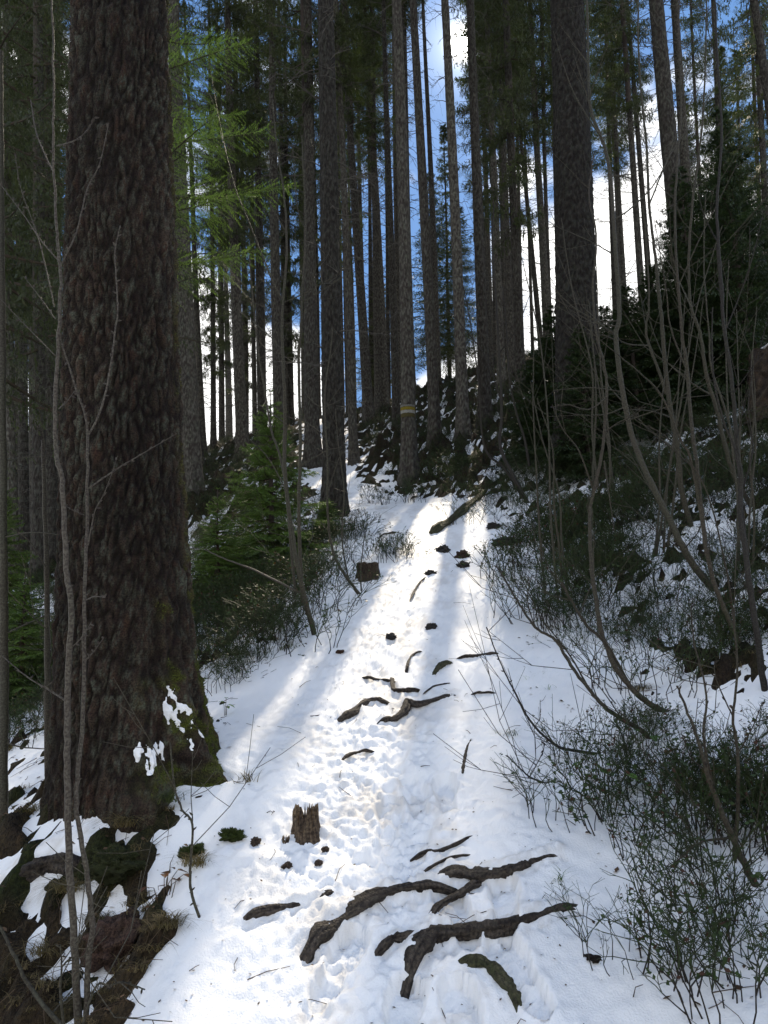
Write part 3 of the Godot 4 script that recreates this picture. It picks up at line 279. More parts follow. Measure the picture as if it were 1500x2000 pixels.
const ROOTS := [
	{name="tree_root", label="long thick root crossing the lower path, its left end arching out of the snow", category="root", r0=0.0241, r1=0.0180, lift=0.3, pts=[Vector2(-0.229, 2.275), Vector2(-0.184, 2.34), Vector2(-0.114, 2.405), Vector2(-0.04, 2.457), Vector2(0.037, 2.48), Vector2(0.143, 2.493)]},
	{name="tree_root", label="thick forked root on the right of the lower path, left of the grass blades", category="root", r0=0.0236, r1=0.0124, lift=0.3, pts=[Vector2(0.173, 2.538), Vector2(0.235, 2.525), Vector2(0.297, 2.525), Vector2(0.354, 2.537), Vector2(0.406, 2.556), Vector2(0.431, 2.564), Vector2(0.518, 2.589)]},
	{name="tree_root", label="thin curved side root running down from the forked root", category="root", r0=0.0084, r1=0.0144, lift=0.3, pts=[Vector2(0.103, 2.375), Vector2(0.147, 2.421), Vector2(0.195, 2.455), Vector2(0.243, 2.506)]},
	{name="tree_root", label="nearest large root with a splintered left end across the path", category="root", r0=0.0293, r1=0.0113, lift=0.3, pts=[Vector2(0.032, 2.194), Vector2(0.062, 2.248), Vector2(0.097, 2.291), Vector2(0.17, 2.297), Vector2(0.242, 2.303), Vector2(0.315, 2.317), Vector2(0.389, 2.328), Vector2(0.44, 2.351), Vector2(0.516, 2.364)]},
	{name="tree_root", label="short arched stub of root left of the nearest large root", category="root", r0=0.0123, r1=0.0145, lift=0.3, pts=[Vector2(-0.038, 2.26), Vector2(-0.002, 2.282), Vector2(0.06, 2.292)]},
	{name="tree_root", label="low root with pale cut end left of the path, below the broken stump", category="root", r0=0.0166, r1=0.0059, lift=0.3, pts=[Vector2(-0.419, 2.385), Vector2(-0.366, 2.402), Vector2(-0.301, 2.417), Vector2(-0.244, 2.443), Vector2(-0.177, 2.47)]},
	{name="rotten_wood", label="rotten mossy wood piece sticking out of the snow at the bottom right of the path", category="wood", r0=0.0207, r1=0.0093, lift=0.35, pts=[Vector2(0.197, 2.179), Vector2(0.234, 2.159), Vector2(0.259, 2.113), Vector2(0.275, 2.077), Vector2(0.28, 2.043)]},
	{name="tree_root", label="thin buried root tip, upper of two above the forked root", category="root", r0=0.0098, r1=0.0039, lift=0.3, pts=[Vector2(0.09, 2.639), Vector2(0.134, 2.645), Vector2(0.196, 2.678), Vector2(0.268, 2.721)]},
	{name="tree_root", label="thin buried root tip, lower of two above the forked root", category="root", r0=0.0064, r1=0.0039, lift=0.3, pts=[Vector2(0.101, 2.562), Vector2(0.215, 2.626)]},
	{name="tree_root", label="bow-shaped root on the middle of the path, lower left of the root tangle", category="root", r0=0.0156, r1=0.0119, lift=0.3, pts=[Vector2(-0.226, 3.582), Vector2(-0.173, 3.648), Vector2(-0.128, 3.749), Vector2(-0.08, 3.794), Vector2(-0.022, 3.769)]},
	{name="tree_root", label="long wavy root on the middle of the path, largest of the root tangle", category="root", r0=0.0147, r1=0.0156, lift=0.3, pts=[Vector2(-0.037, 3.565), Vector2(0.013, 3.584), Vector2(0.062, 3.666), Vector2(0.079, 3.753), Vector2(0.131, 3.722), Vector2(0.211, 3.772), Vector2(0.315, 3.839)]},
	{name="tree_root", label="short root end in the snow right of the long wavy root", category="root", r0=0.0075, r1=0.0047, lift=0.3, pts=[Vector2(0.402, 3.819), Vector2(0.449, 3.821), Vector2(0.5, 3.809)]},
	{name="tree_root", label="hooked root above the long wavy root", category="root", r0=0.0095, r1=0.0124, lift=0.3, pts=[Vector2(0.012, 4.035), Vector2(0.017, 3.908), Vector2(0.07, 3.893), Vector2(0.145, 3.9)]},
	{name="tree_root", label="small dark root left of the hooked root", category="root", r0=0.0089, r1=0.0089, lift=0.3, pts=[Vector2(-0.119, 4.064), Vector2(-0.061, 4.027), Vector2(0.014, 4.015)]},
	{name="tree_root", label="dark hollow root at the right edge of the path beside the bilberry bush", category="root", r0=0.0094, r1=0.0178, lift=0.3, pts=[Vector2(0.402, 4.296), Vector2(0.473, 4.287), Vector2(0.595, 4.313)]},
	{name="tree_root", label="narrow upright bark strip on the middle of the path", category="root", r0=0.0064, r1=0.0064, lift=0.3, pts=[Vector2(0.097, 4.212), Vector2(0.121, 4.326), Vector2(0.171, 4.421)]},
	{name="tree_root", label="mossy flat wood chip lying right of the bark strip", category="root", r0=0.0144, r1=0.0113, lift=0.3, pts=[Vector2(0.237, 4.116), Vector2(0.276, 4.196), Vector2(0.327, 4.248)]},
	{name="tree_root", label="small snow-dusted root above the broken stump", category="root", r0=0.0056, r1=0.0072, lift=0.3, pts=[Vector2(-0.195, 3.225), Vector2(-0.139, 3.278), Vector2(-0.089, 3.301)]},
	{name="fallen_twig", label="thin dark twig lying between hooked root and long wavy root", category="twig", r0=0.0048, r1=0.0038, lift=0.8, pts=[Vector2(0.156, 3.828), Vector2(0.223, 3.924), Vector2(0.302, 3.961)]},
	{name="fallen_twig", label="thin brown twig with cones lying on the snow right of the path middle", category="twig", r0=0.0073, r1=0.0032, lift=0.8, pts=[Vector2(0.264, 3.094), Vector2(0.287, 3.206), Vector2(0.307, 3.294), Vector2(0.337, 3.381)]},
	{name="fallen_twig", label="thin fallen twig on the trampled snow left of the path middle", category="twig", r0=0.0035, r1=0.0026, lift=0.8, pts=[Vector2(-0.397, 3.59), Vector2(-0.345, 3.602), Vector2(-0.302, 3.624)]},
	{name="fallen_log", label="brown fallen log with mossy side at the right path bend", category="log", r0=0.0395, r1=0.0351, lift=0.6, pts=[Vector2(0.505, 7.665), Vector2(0.723, 8.159), Vector2(1.008, 8.966), Vector2(1.299, 9.571), Vector2(1.676, 10.217)]},
	{name="tree_root", label="dark root poking from the snow before the thick dark trunk", category="root", r0=0.0131, r1=0.0075, lift=0.3, pts=[Vector2(-0.034, 7.601), Vector2(0.033, 7.669), Vector2(0.121, 7.686)]},
	{name="tree_root", label="root crossing the soil bank left of the great trunk", category="root", r0=0.0281, r1=0.0352, lift=0.3, pts=[Vector2(-1.376, 2.847), Vector2(-1.27, 2.859), Vector2(-1.206, 2.873), Vector2(-1.115, 2.867)]},
	{name="fallen_twig", label="twiggy fallen stick leading to the small stones on the upper path", category="twig", r0=0.0086, r1=0.0057, lift=0.8, pts=[Vector2(0.153, 5.322), Vector2(0.21, 5.624), Vector2(0.258, 5.822), Vector2(0.305, 5.96)]},
]
const YOUNG := [
	{x=-1.08, d=7.3, h=1.741, w=0.725, v=0, label="young green spruce left of the path, sunlit needles at its edges"},
	{x=-1.443, d=6.6, h=0.972, w=0.415, v=1, label="low young spruce between the great trunk and the taller young spruce"},
	{x=-0.606, d=8.2, h=0.385, w=0.299, v=1, label="tiny young spruce between the young spruce and the dark thick trunk"},
	{x=-2.481, d=5.3, h=0.875, w=0.386, v=0, label="young spruce in the shade at the left edge behind the bare sapling"},
	{x=-3.988, d=8, h=1.733, w=0.582, v=1, label="thin young spruce at the left edge among the grey trunks"},
	{x=2.198, d=10.4, h=1.554, w=0.723, v=0, label="dark young spruce left of the massive right trunk"},
	{x=2.337, d=8.5, h=1.762, w=0.731, v=1, label="dark young spruce standing before the foot of the massive right trunk"},
	{x=3.245, d=9.4, h=2.034, w=0.871, v=0, label="dark young spruce right of the massive right trunk, behind the shrub stems"},
	{x=4.071, d=9.8, h=2.374, w=0.973, v=1, label="dense dark young spruce behind the tall shrub stems on the right"},
	{x=4.671, d=9.3, h=4.024, w=1.17, v=0, label="tall dark spruce filling the right edge"},
	{x=4.899, d=10.6, h=2.681, w=1.123, v=1, label="dark spruce half hidden left of the tall one at the right edge"},
	{x=4.239, d=11.5, h=0.79, w=0.913, v=1, label="small dark spruce deep in the thicket on the right bank"},
	{x=2.415, d=10, h=2.131, w=0.993, v=0, label="dark spruce just left of the foot of the massive right trunk, behind the smaller one"},
	{x=3.304, d=10.6, h=1.848, w=1.052, v=0, label="dark spruce filling the gap right behind the massive right trunk"},
	{x=4.164, d=10.9, h=2.217, w=1.154, v=1, label="dark spruce in the second row behind the tall shrub stems"},
	{x=5.051, d=11.6, h=3.729, w=1.305, v=0, label="tall dark spruce in the back row left of the right edge"},
	{x=6.194, d=12.5, h=3.571, w=1.572, v=1, label="tall dark spruce farthest back at the right edge"},
]
const BUSHES := [
	{x=0.764, d=2.939, n=4, w=0.16, s=0.62, dense=false, label="bilberry bush with a few bright green leaves, right of the short forked twig"},
	{x=0.882, d=2.662, n=5, w=0.21, s=0.75, dense=true, label="dense dark bilberry bush left of the brown many-stemmed shrub"},
	{x=0.724, d=2.62, n=2, w=0.16, s=0.7, dense=false, label="open wiry bilberry bush below the dense dark one, above the forked root level"},
	{x=0.562, d=2.668, n=2, w=0.1, s=0.75, dense=false, label="sparse bilberry shoots leaning over the snow nearest the forked root"},
	{x=0.748, d=2.252, n=3, w=0.19, s=0.72, dense=false, label="large wiry bilberry bush at the lower right over clean snow"},
	{x=0.855, d=2.124, n=3, w=0.2, s=0.75, dense=true, label="dark leafy bilberry bush at the right edge low in the picture"},
	{x=0.74, d=1.991, n=2, w=0.18, s=0.7, dense=false, label="wiry bilberry bush in the bottom right corner"},
	{x=0.562, d=2.078, n=2, w=0.09, s=0.6, dense=false, label="isolated thin bilberry shoots left of the bottom right corner"},
	{x=1.101, d=2.488, n=4, w=0.18, s=0.8, dense=true, label="dark bilberry bush behind the many-stemmed shrub at the right edge"},
	{x=0.918, d=4.641, n=7, w=0.28, s=1, dense=false, label="tall bilberry bush at the right path edge above the snow patch"},
	{x=1.061, d=5.813, n=7, w=0.35, s=1, dense=true, label="dense dark bilberry thicket overhanging the right path edge"},
	{x=1.573, d=6.251, n=8, w=0.47, s=1.1, dense=true, label="broad dark bilberry mound below the young spruces on the right"},
	{x=1.297, d=4.66, n=6, w=0.38, s=1, dense=false, label="bilberry bush in the middle of the right bank behind the low arching stem"},
	{x=1.277, d=3.481, n=5, w=0.31, s=0.85, dense=false, label="bilberry bush by the foot of the crooked brown stem"},
	{x=0.053, d=6.666, n=4, w=0.16, s=0.75, dense=true, label="round bilberry tussock dusted with snow in the middle of the upper path"},
	{x=-0.54, d=4.761, n=5, w=0.25, s=0.9, dense=false, label="greenish bilberry bush at the foot of the tall slender saplings"},
	{x=-1.124, d=6.18, n=7, w=0.38, s=1, dense=true, label="bilberry bush on the left bank below the young spruce"},
	{x=-0.4, d=5.21, n=4, w=0.25, s=0.9, dense=false, label="brownish bilberry bush at the left path edge near the leaning sapling"},
	{x=-0.768, d=4.54, n=4, w=0.28, s=0.85, dense=false, label="snowy bilberry bush on the left bank right of the great trunk"},
	{x=0.994, d=11.526, n=8, w=0.5, s=1.1, dense=true, label="brown-green bilberry hummock below the trunks near the sun"},
	{x=0.073, d=10.345, n=4, w=0.31, s=1, dense=true, label="dark bilberry clump at the left end of the hummock by the path bend"},
	{x=0.966, d=8.044, n=4, w=0.25, s=0.9, dense=false, label="bilberry shoots beside the fallen log"},
	{x=-0.499, d=7.699, n=5, w=0.31, s=0.9, dense=true, label="dark bilberry clump at the foot of the dark thick trunk"},
]
const GRASS := [
	{x=-0.946, d=2.881, n=170, h=0.16, fall=1.5, y=0.03, c=Color(0.17, 0.125, 0.06), label="dry grass hanging over the soil edge below the great trunk"},
	{x=-0.809, d=2.92, n=70, h=0.13, fall=1.3, y=0.03, c=Color(0.07, 0.085, 0.025), label="greenish grass tuft against the moss of the great trunk"},
	{x=-0.641, d=2.645, n=120, h=0.11, fall=1.3, y=0.01, c=Color(0.17, 0.125, 0.06), label="dry grass tuft right of the thin curved twig"},
	{x=-0.556, d=3.044, n=40, h=0.1, fall=0.9, y=0, c=Color(0.17, 0.125, 0.06), label="thin dry grass at the right tip of the mossy trunk foot"},
	{x=-0.782, d=2.604, n=80, h=0.1, fall=1.4, y=0, c=Color(0.17, 0.125, 0.06), label="dry grass tuft low on the soil bank"},
	{x=0.489, d=2.473, n=16, h=0.09, fall=0.9, y=0, c=Color(0.06, 0.11, 0.02), label="green grass blades right of the forked root"},
	{x=0.459, d=2.38, n=6, h=0.08, fall=0.9, y=0, c=Color(0.06, 0.11, 0.02), label="few green grass blades below the forked root's right end"},
	{x=0.703, d=3.906, n=10, h=0.12, fall=1.2, y=0, c=Color(0.10, 0.15, 0.03), label="curled green blades on the snow at the right path edge, left one"},
	{x=0.753, d=3.79, n=7, h=0.12, fall=1.3, y=0, c=Color(0.10, 0.15, 0.03), label="curled green blades on the snow at the right path edge, right one"},
	{x=0.496, d=3.383, n=40, h=0.08, fall=1, y=0, c=Color(0.06, 0.075, 0.025), label="dark green grass clump beside the whip-like twig"},
	{x=1.113, d=3.538, n=110, h=0.12, fall=1.4, y=0, c=Color(0.17, 0.125, 0.06), label="dry grass tussock at the foot of the low arching stem"},
	{x=-1.43, d=3.196, n=90, h=0.14, fall=1.2, y=0, c=Color(0.17, 0.125, 0.06), label="dry grass at the left edge behind the bare sapling"},
	{x=-2.002, d=4.203, n=90, h=0.14, fall=1.2, y=0, c=Color(0.17, 0.125, 0.06), label="dry grass at the left edge, upper tuft"},
	{x=-0.599, d=4.61, n=60, h=0.16, fall=0.9, y=0, c=Color(0.10, 0.10, 0.04), label="grass tuft at the left path edge by the tall saplings"},
	{x=1.247, d=11.985, n=160, h=0.4, fall=1.3, y=0, c=Color(0.11, 0.085, 0.04), label="brown grass tussock crowning the hummock near the sun"},
	{x=0.608, d=11.066, n=120, h=0.35, fall=1.3, y=0, c=Color(0.11, 0.085, 0.04), label="brown grass tussock on the left flank of the hummock"},
	{x=2.444, d=6.271, n=120, h=0.3, fall=1.5, y=0, c=Color(0.17, 0.125, 0.06), label="dry brown grass hanging in the dark hollow on the right bank"},
	{x=-1.092, d=2.774, n=200, h=0.15, fall=1.5, y=0.02, c=Color(0.17, 0.125, 0.06), label="dry grass on the soil bank right of the bare sapling's stems"},
	{x=-0.948, d=2.668, n=160, h=0.12, fall=1.5, y=0, c=Color(0.12, 0.09, 0.045), label="dry grass hanging beside the reddish rock"},
	{x=-0.662, d=2.403, n=140, h=0.1, fall=1.4, y=0, c=Color(0.12, 0.09, 0.045), label="dry grass at the lower end of the soil bank"},
	{x=-1.099, d=2.607, n=140, h=0.13, fall=1.4, y=0, c=Color(0.17, 0.125, 0.06), label="dry grass in the lower left corner"},
]
const STONES := [
	{name="stone", cat="stone", x=-0.844, d=2.533, s=0.092, flat=0.75, c=Color(0.10, 0.06, 0.045), label="reddish rock in the soil bank at the lower left"},
	{name="stone", cat="stone", x=0.267, d=4.808, s=0.032, flat=0.8, c=Color(0.07, 0.065, 0.06), label="small pointed dark stone alone on the middle path"},
	{name="stone", cat="stone", x=0.016, d=4.617, s=0.028, flat=0.8, c=Color(0.07, 0.065, 0.06), label="small dark stone left of the pointed one"},
	{name="stone", cat="stone", x=-0.278, d=4.471, s=0.022, flat=0.5, c=Color(0.11, 0.06, 0.04), label="flat reddish chip at the left of the middle path"},
	{name="stone", cat="stone", x=0.509, d=6.819, s=0.059, flat=0.7, c=Color(0.07, 0.065, 0.06), label="leftmost dark stone of the three on the upper path"},
	{name="stone", cat="stone", x=0.654, d=6.57, s=0.057, flat=0.8, c=Color(0.08, 0.055, 0.04), label="brown pointed stone, topmost of the group on the upper path"},
	{name="stone", cat="stone", x=0.624, d=6.228, s=0.045, flat=0.7, c=Color(0.07, 0.065, 0.06), label="dark stone below the brown pointed one"},
	{name="stone", cat="stone", x=0.345, d=6.075, s=0.044, flat=0.6, c=Color(0.07, 0.065, 0.06), label="small dark stone lowest left in the upper path group"},
	{name="wood_fragment", cat="wood", x=-0.23, d=2.673, s=0.011, flat=0.9, c=Color(0.09, 0.065, 0.05), label="small brown lump right below the broken stump"},
	{name="wood_fragment", cat="wood", x=-0.462, d=2.71, s=0.016, flat=0.9, c=Color(0.09, 0.065, 0.05), label="brown clump left of the broken stump with snow on it"},
	{name="wood_fragment", cat="wood", x=-0.246, d=2.604, s=0.012, flat=0.7, c=Color(0.09, 0.065, 0.05), label="rotten wood crumb, lower right of the broken stump"},
	{name="wood_fragment", cat="wood", x=-0.344, d=2.583, s=0.015, flat=0.6, c=Color(0.09, 0.065, 0.05), label="rotten wood crumbs below the broken stump"},
	{name="moss_cushion", cat="moss", x=-0.549, d=2.74, s=0.036, flat=0.6, c=Color(0.05, 0.065, 0.016), label="moss cushion at the tip of the great trunk's foot"},
	{name="moss_cushion", cat="moss", x=-0.676, d=2.721, s=0.038, flat=0.55, c=Color(0.045, 0.055, 0.018), label="dark moss cushion before the great trunk"},
	{name="moss_cushion", cat="moss", x=-0.934, d=2.761, s=0.082, flat=0.6, c=Color(0.045, 0.05, 0.02), label="moss cushion under the hanging dry grass"},
	{name="stone", cat="stone", x=0.5, d=2.169, s=0.019, flat=0.25, c=Color(0.04, 0.03, 0.025), label="dark hollow clod alone in the clean snow at lower right"},
	{name="stone", cat="stone", x=1.081, d=7.567, s=0.065, flat=0.6, c=Color(0.07, 0.065, 0.06), label="dark stone by the right end of the fallen log"},
	{name="stone", cat="stone", x=1.086, d=6.858, s=0.113, flat=0.4, c=Color(0.07, 0.065, 0.06), label="grey flat stone at the right side of the upper path"},
]
const LEAFY := [
	{name="bramble", cat="plant", x=0.739, d=2.802, n=11, h=0.14, w=0.14, s=0.05, c=Color(0.09, 0.17, 0.03), label="green bramble leaves among the bilberry right of the path"},
	{name="bramble", cat="plant", x=0.947, d=3.025, n=6, h=0.12, w=0.12, s=0.04, c=Color(0.07, 0.13, 0.03), label="small green bramble leaves above the dense dark bilberry bush"},
	{name="withered_plant", cat="plant", x=1.009, d=2.842, n=14, h=0.12, w=0.12, s=0.03, c=Color(0.13, 0.05, 0.025), label="reddish withered leaves left of the many-stemmed shrub"},
	{name="withered_plant", cat="plant", x=-0.73, d=2.589, n=8, h=0.08, w=0.1, s=0.035, c=Color(0.12, 0.05, 0.025), label="reddish withered leaves on the soil bank under the great trunk"},
	{name="seedling", cat="plant", x=-0.785, d=3.773, n=4, h=0.08, w=0.05, s=0.035, c=Color(0.10, 0.18, 0.03), label="bright green seedling leaves behind the mossy trunk foot"},
]

const PROFILE := [Vector2(-12, -4), Vector2(0, 0), Vector2(9, 3.2), Vector2(10.8, 3.62), Vector2(26, 9.6), Vector2(31, 10.3), Vector2(45, 10.2), Vector2(140, -6)]
const PATH := [Vector2(-12, -0.2), Vector2(0, -0.05), Vector2(2.5, -0.05), Vector2(4, 0.02), Vector2(5.2, 0.12), Vector2(6.5, 0.38), Vector2(8, 0.45), Vector2(9.2, 0.2), Vector2(11, -0.35), Vector2(13, -0.9), Vector2(26, -2), Vector2(140, -5)]

var rng := RandomNumberGenerator.new()
var n_big := FastNoiseLite.new()
var n_mid := FastNoiseLite.new()
var n_fine := FastNoiseLite.new()
var n_cell := FastNoiseLite.new()
var used := {}
var M := {}
var prints := {}      # boot prints by half-metre cell
var pits := {}        # hollows melted round roots and stems


class Build:
	var v := PackedVector3Array()
	var n := PackedVector3Array()
	var c := PackedColorArray()
	var i := PackedInt32Array()

	func tri(a: Vector3, b: Vector3, d: Vector3, col: Color) -> void:
		var m := (b - a).cross(d - a)
		if m.length_squared() < 1e-16:
			return
		m = m.normalized()
		var k := v.size()
		v.append(a); v.append(d); v.append(b)
		n.append(m); n.append(m); n.append(m)
		c.append(col); c.append(col); c.append(col)
		i.append(k); i.append(k + 1); i.append(k + 2)

	func smooth_tri(a: Vector3, b: Vector3, d: Vector3, m: Vector3, col: Color) -> void:
		var k := v.size()
		v.append(a); v.append(d); v.append(b)
		n.append(m); n.append(m); n.append(m)
		c.append(col); c.append(col); c.append(col)
		i.append(k); i.append(k + 1); i.append(k + 2)

	# a tapered tube along points
	func tube(p: PackedVector3Array, r: PackedFloat32Array, sides: int, col: Color, tip := true, col2 := Color(-1, 0, 0)) -> void:
		var count := p.size()
		var t := (p[1] - p[0]).normalized()
		var a := t.cross(Vector3(0.31, 0.2, 0.93)).normalized()
		var first := v.size()
		for k in count:
			if k > 0:
				t = (p[mini(k + 1, count - 1)] - p[k - 1]).normalized()
			a = (a - t * a.dot(t)).normalized()
			var b := t.cross(a)
			var cc := col if col2.r < 0.0 else col.lerp(col2, float(k) / (count - 1))
			for s in sides:
				var g := TAU * s / sides
				var o := a * cos(g) + b * sin(g)
				v.append(p[k] + o * r[k]); n.append(o); c.append(cc)
		for k in count - 1:
			for s in sides:
				var q := first + k * sides + s
				var q2 := first + k * sides + (s + 1) % sides
				i.append(q); i.append(q2 + sides); i.append(q2)
				i.append(q); i.append(q + sides); i.append(q2 + sides)
		if tip:
			var e := v.size()
			v.append(p[count - 1] + t * r[count - 1] * 0.5); n.append(t); c.append(col if col2.r < 0.0 else col2)
			for s in sides:
				i.append(first + (count - 1) * sides + s); i.append(e); i.append(first + (count - 1) * sides + (s + 1) % sides)

	# a sheet of nu x nv points whose normal is du x dv; wrap joins the last column to the first
	func grid(nu: int, nv: int, p: PackedVector3Array, cols: PackedColorArray, wrap := false) -> void:
		var first := v.size()
		v.append_array(p)
		c.append_array(cols)
		for y in nv:
			for x in nu:
				var x0 := x - 1
				var x1 := x + 1
				if wrap:
					x0 = (x - 1 + nu) % nu
					x1 = (x + 1) % nu
				else:
					x0 = maxi(x0, 0)
					x1 = mini(x1, nu - 1)
				var du := p[y * nu + x1] - p[y * nu + x0]
				var dv := p[mini(y + 1, nv - 1) * nu + x] - p[maxi(y - 1, 0) * nu + x]
				n.append(du.cross(dv).normalized())
		var last := nu if wrap else nu - 1
		for y in nv - 1:
			for x in last:
				var q := first + y * nu + x
				var q2 := first + y * nu + (x + 1) % nu
				i.append(q); i.append(q2 + nu); i.append(q2)
				i.append(q); i.append(q + nu); i.append(q2 + nu)

	func into(mesh: ArrayMesh, m: Material) -> ArrayMesh:
		if v.is_empty():
			return mesh
		var s := []
		s.resize(Mesh.ARRAY_MAX)
		s[Mesh.ARRAY_VERTEX] = v
		s[Mesh.ARRAY_NORMAL] = n
		s[Mesh.ARRAY_COLOR] = c
		s[Mesh.ARRAY_INDEX] = i
		mesh.add_surface_from_arrays(Mesh.PRIMITIVE_TRIANGLES, s)
		mesh.surface_set_material(mesh.get_surface_count() - 1, m)
		return mesh


# ---------------------------------------------------------------- naming

func numbered(called: String) -> String:
	used[called] = used.get(called, -1) + 1
	return called if used[called] == 0 else "%s_%03d" % [called, used[called]]


func tag(o: Node3D, label: String, category: String, group := "") -> Node3D:
	o.set_meta("label", label)
	o.set_meta("category", category)
	if group:
		o.set_meta("group", group)
	return o


func thing(called: String, label: String, category: String, at: Vector3, group := "") -> Node3D:
	var o := Node3D.new()
	o.name = numbered(called)
	add_child(o)
	o.position = at
	return tag(o, label, category, group)


func obj(called: String, mesh: Mesh, parent: Node3D = null) -> MeshInstance3D:
	var o := MeshInstance3D.new()
	o.mesh = mesh
	if parent:
		o.name = called
		parent.add_child(o, true)
	else:
		o.name = numbered(called)
		add_child(o)
	return o


func structure(o: Node3D, kind := "structure") -> Node3D:
	o.set_meta("kind", kind)
	return o


# ---------------------------------------------------------------- the lie of the land

func along(keys: Array, d: float) -> float:
	if d <= keys[0].x:
		return keys[0].y
	for k in keys.size() - 1:
		if d <= keys[k + 1].x:
			return lerpf(keys[k].y, keys[k + 1].y, (d - keys[k].x) / (keys[k + 1].x - keys[k].x))
	return keys[-1].y


func soft(x: float, w := 0.35) -> float:
	return 0.5 * (x + sqrt(x * x + w * w)) - 0.5 * w * 0.35


var prof_table := PackedFloat32Array()
var path_table := PackedFloat32Array()


func tables() -> void:
	for k in 1600:
		var d := k * 0.1 - 14.0
		prof_table.append((along(PROFILE, d - 0.8) + 2.0 * along(PROFILE, d) + along(PROFILE, d + 0.8)) / 4.0)
		path_table.append((along(PATH, d - 0.6) + 2.0 * along(PATH, d) + along(PATH, d + 0.6)) / 4.0)


func look(t: PackedFloat32Array, d: float) -> float:
	var q := clampf((d + 14.0) * 10.0, 0.0, 1598.0)
	var k := int(q)
	return lerpf(t[k], t[k + 1], q - k)


func macro(x: float, d: float) -> float:
	var u := x - look(path_table, d)
	var h := look(prof_table, d)
	var r := maxf(0.0, soft(u - 0.75))
	h += 0.34 * r - 0.08 * maxf(0.0, soft(r - 3.5))
	h -= 0.30 * maxf(0.0, soft(-u - 0.7))
	h -= 0.22 * smoothstep(0.5, 0.95, -u) * (1.0 - smoothstep(2.5, 3.1, d))
	h += 0.10 * exp(-((x + 1.0) * (x + 1.0) + (d - 3.25) * (d - 3.25)) / 0.35)
	return h


# how tussocky the ground is beside the trodden path
func rough(x: float, d: float) -> float:
	var u := x - look(path_table, d)
	var wide := 0.62 if d < 7.0 else 0.5
	var a := smoothstep(wide, wide + 0.8, u) * (0.10 + 0.035 * smoothstep(2.5, 4.5, d)) + smoothstep(0.55, 1.0, -u) * 0.10
	if d > 9.5:
		a += smoothstep(9.5, 12.0, d) * 0.16 * smoothstep(0.15, 0.7, absf(u))
	return a


func bare(x: float, d: float) -> float:
	var b := 0.10 * exp(-(pow(x + 0.78, 2.0) / 0.035 + pow(d - 2.15, 2.0) / 0.10))
	b += 0.09 * exp(-(pow(x + 0.72, 2.0) / 0.02 + pow(d - 2.5, 2.0) / 0.03))
	b += 0.07 * exp(-(pow(x + 1.3, 2.0) / 0.2 + pow(d - 2.5, 2.0) / 0.25))
	b += 0.05 * exp(-(pow(x - 2.9, 2.0) / 0.5 + pow(d - 6.9, 2.0) / 0.35))
	b += 0.06 * exp(-(pow(x - 1.0, 2.0) / 0.35 + pow(d - 10.2, 2.0) / 0.8))
	b += 0.055 * exp(-pow((sqrt((x + 1.105) * (x + 1.105) + (d - 3.2) * (d - 3.2)) - 0.44) / 0.10, 2.0))
	# shaded ground under the young spruces and the hummock by the bend
	b += 0.05 * exp(-(pow(x - 3.2, 2.0) / 2.0 + pow(d - 7.6, 2.0) / 1.6))
	b += 0.05 * exp(-(pow(x + 1.5, 2.0) / 0.4 + pow(d - 6.5, 2.0) / 3.0))
	b += 0.025 * smoothstep(10.5, 12.5, d) * smoothstep(0.2, 0.7, absf(x - look(path_table, d)))
	return b


func soil_at(x: float, d: float) -> float:
	var a := rough(x, d)
	var h := macro(x, d) - 0.075 + 0.04 * smoothstep(0.0, 0.03, a) + a * 0.13
	if a > 0.003:
		h += a * (1.0 * n_big.get_noise_2d(x, d) + 0.8 * n_mid.get_noise_2d(x, d) + 0.75 * n_fine.get_noise_2d(x * 0.8, d * 0.8))
	return h + bare(x, d) * (0.42 + 0.6 * n_mid.get_noise_2d(x * 1.3, d * 1.3) + 0.55 * n_fine.get_noise_2d(x * 0.7, d * 0.7) + 0.25 * n_mid.get_noise_2d(x * 2.2 + 5.0, d * 2.2))


func add_print(x: float, d: float, turn: float, size: float, depth: float, tread: float) -> void:
	var e := [x, d, cos(turn), sin(turn), size, depth, tread]
	for cx in range(int(floor((x - 0.22) * 2.0)), int(floor((x + 0.22) * 2.0)) + 1):
		for cd in range(int(floor((d - 0.22) * 2.0)), int(floor((d + 0.22) * 2.0)) + 1):
			var key := Vector2i(cx, cd)
			if not prints.has(key):
				prints[key] = []
			prints[key].append(e)


func add_pit(x: float, d: float, radius: float, rise: float) -> void:
	for cx in range(int(floor((x - 0.3) * 2.0)), int(floor((x + 0.3) * 2.0)) + 1):
		for cd in range(int(floor((d - 0.3) * 2.0)), int(floor((d + 0.3) * 2.0)) + 1):
			var key := Vector2i(cx, cd)
			if not pits.has(key):
				pits[key] = []
			pits[key].append(Vector4(x, d, radius, rise))


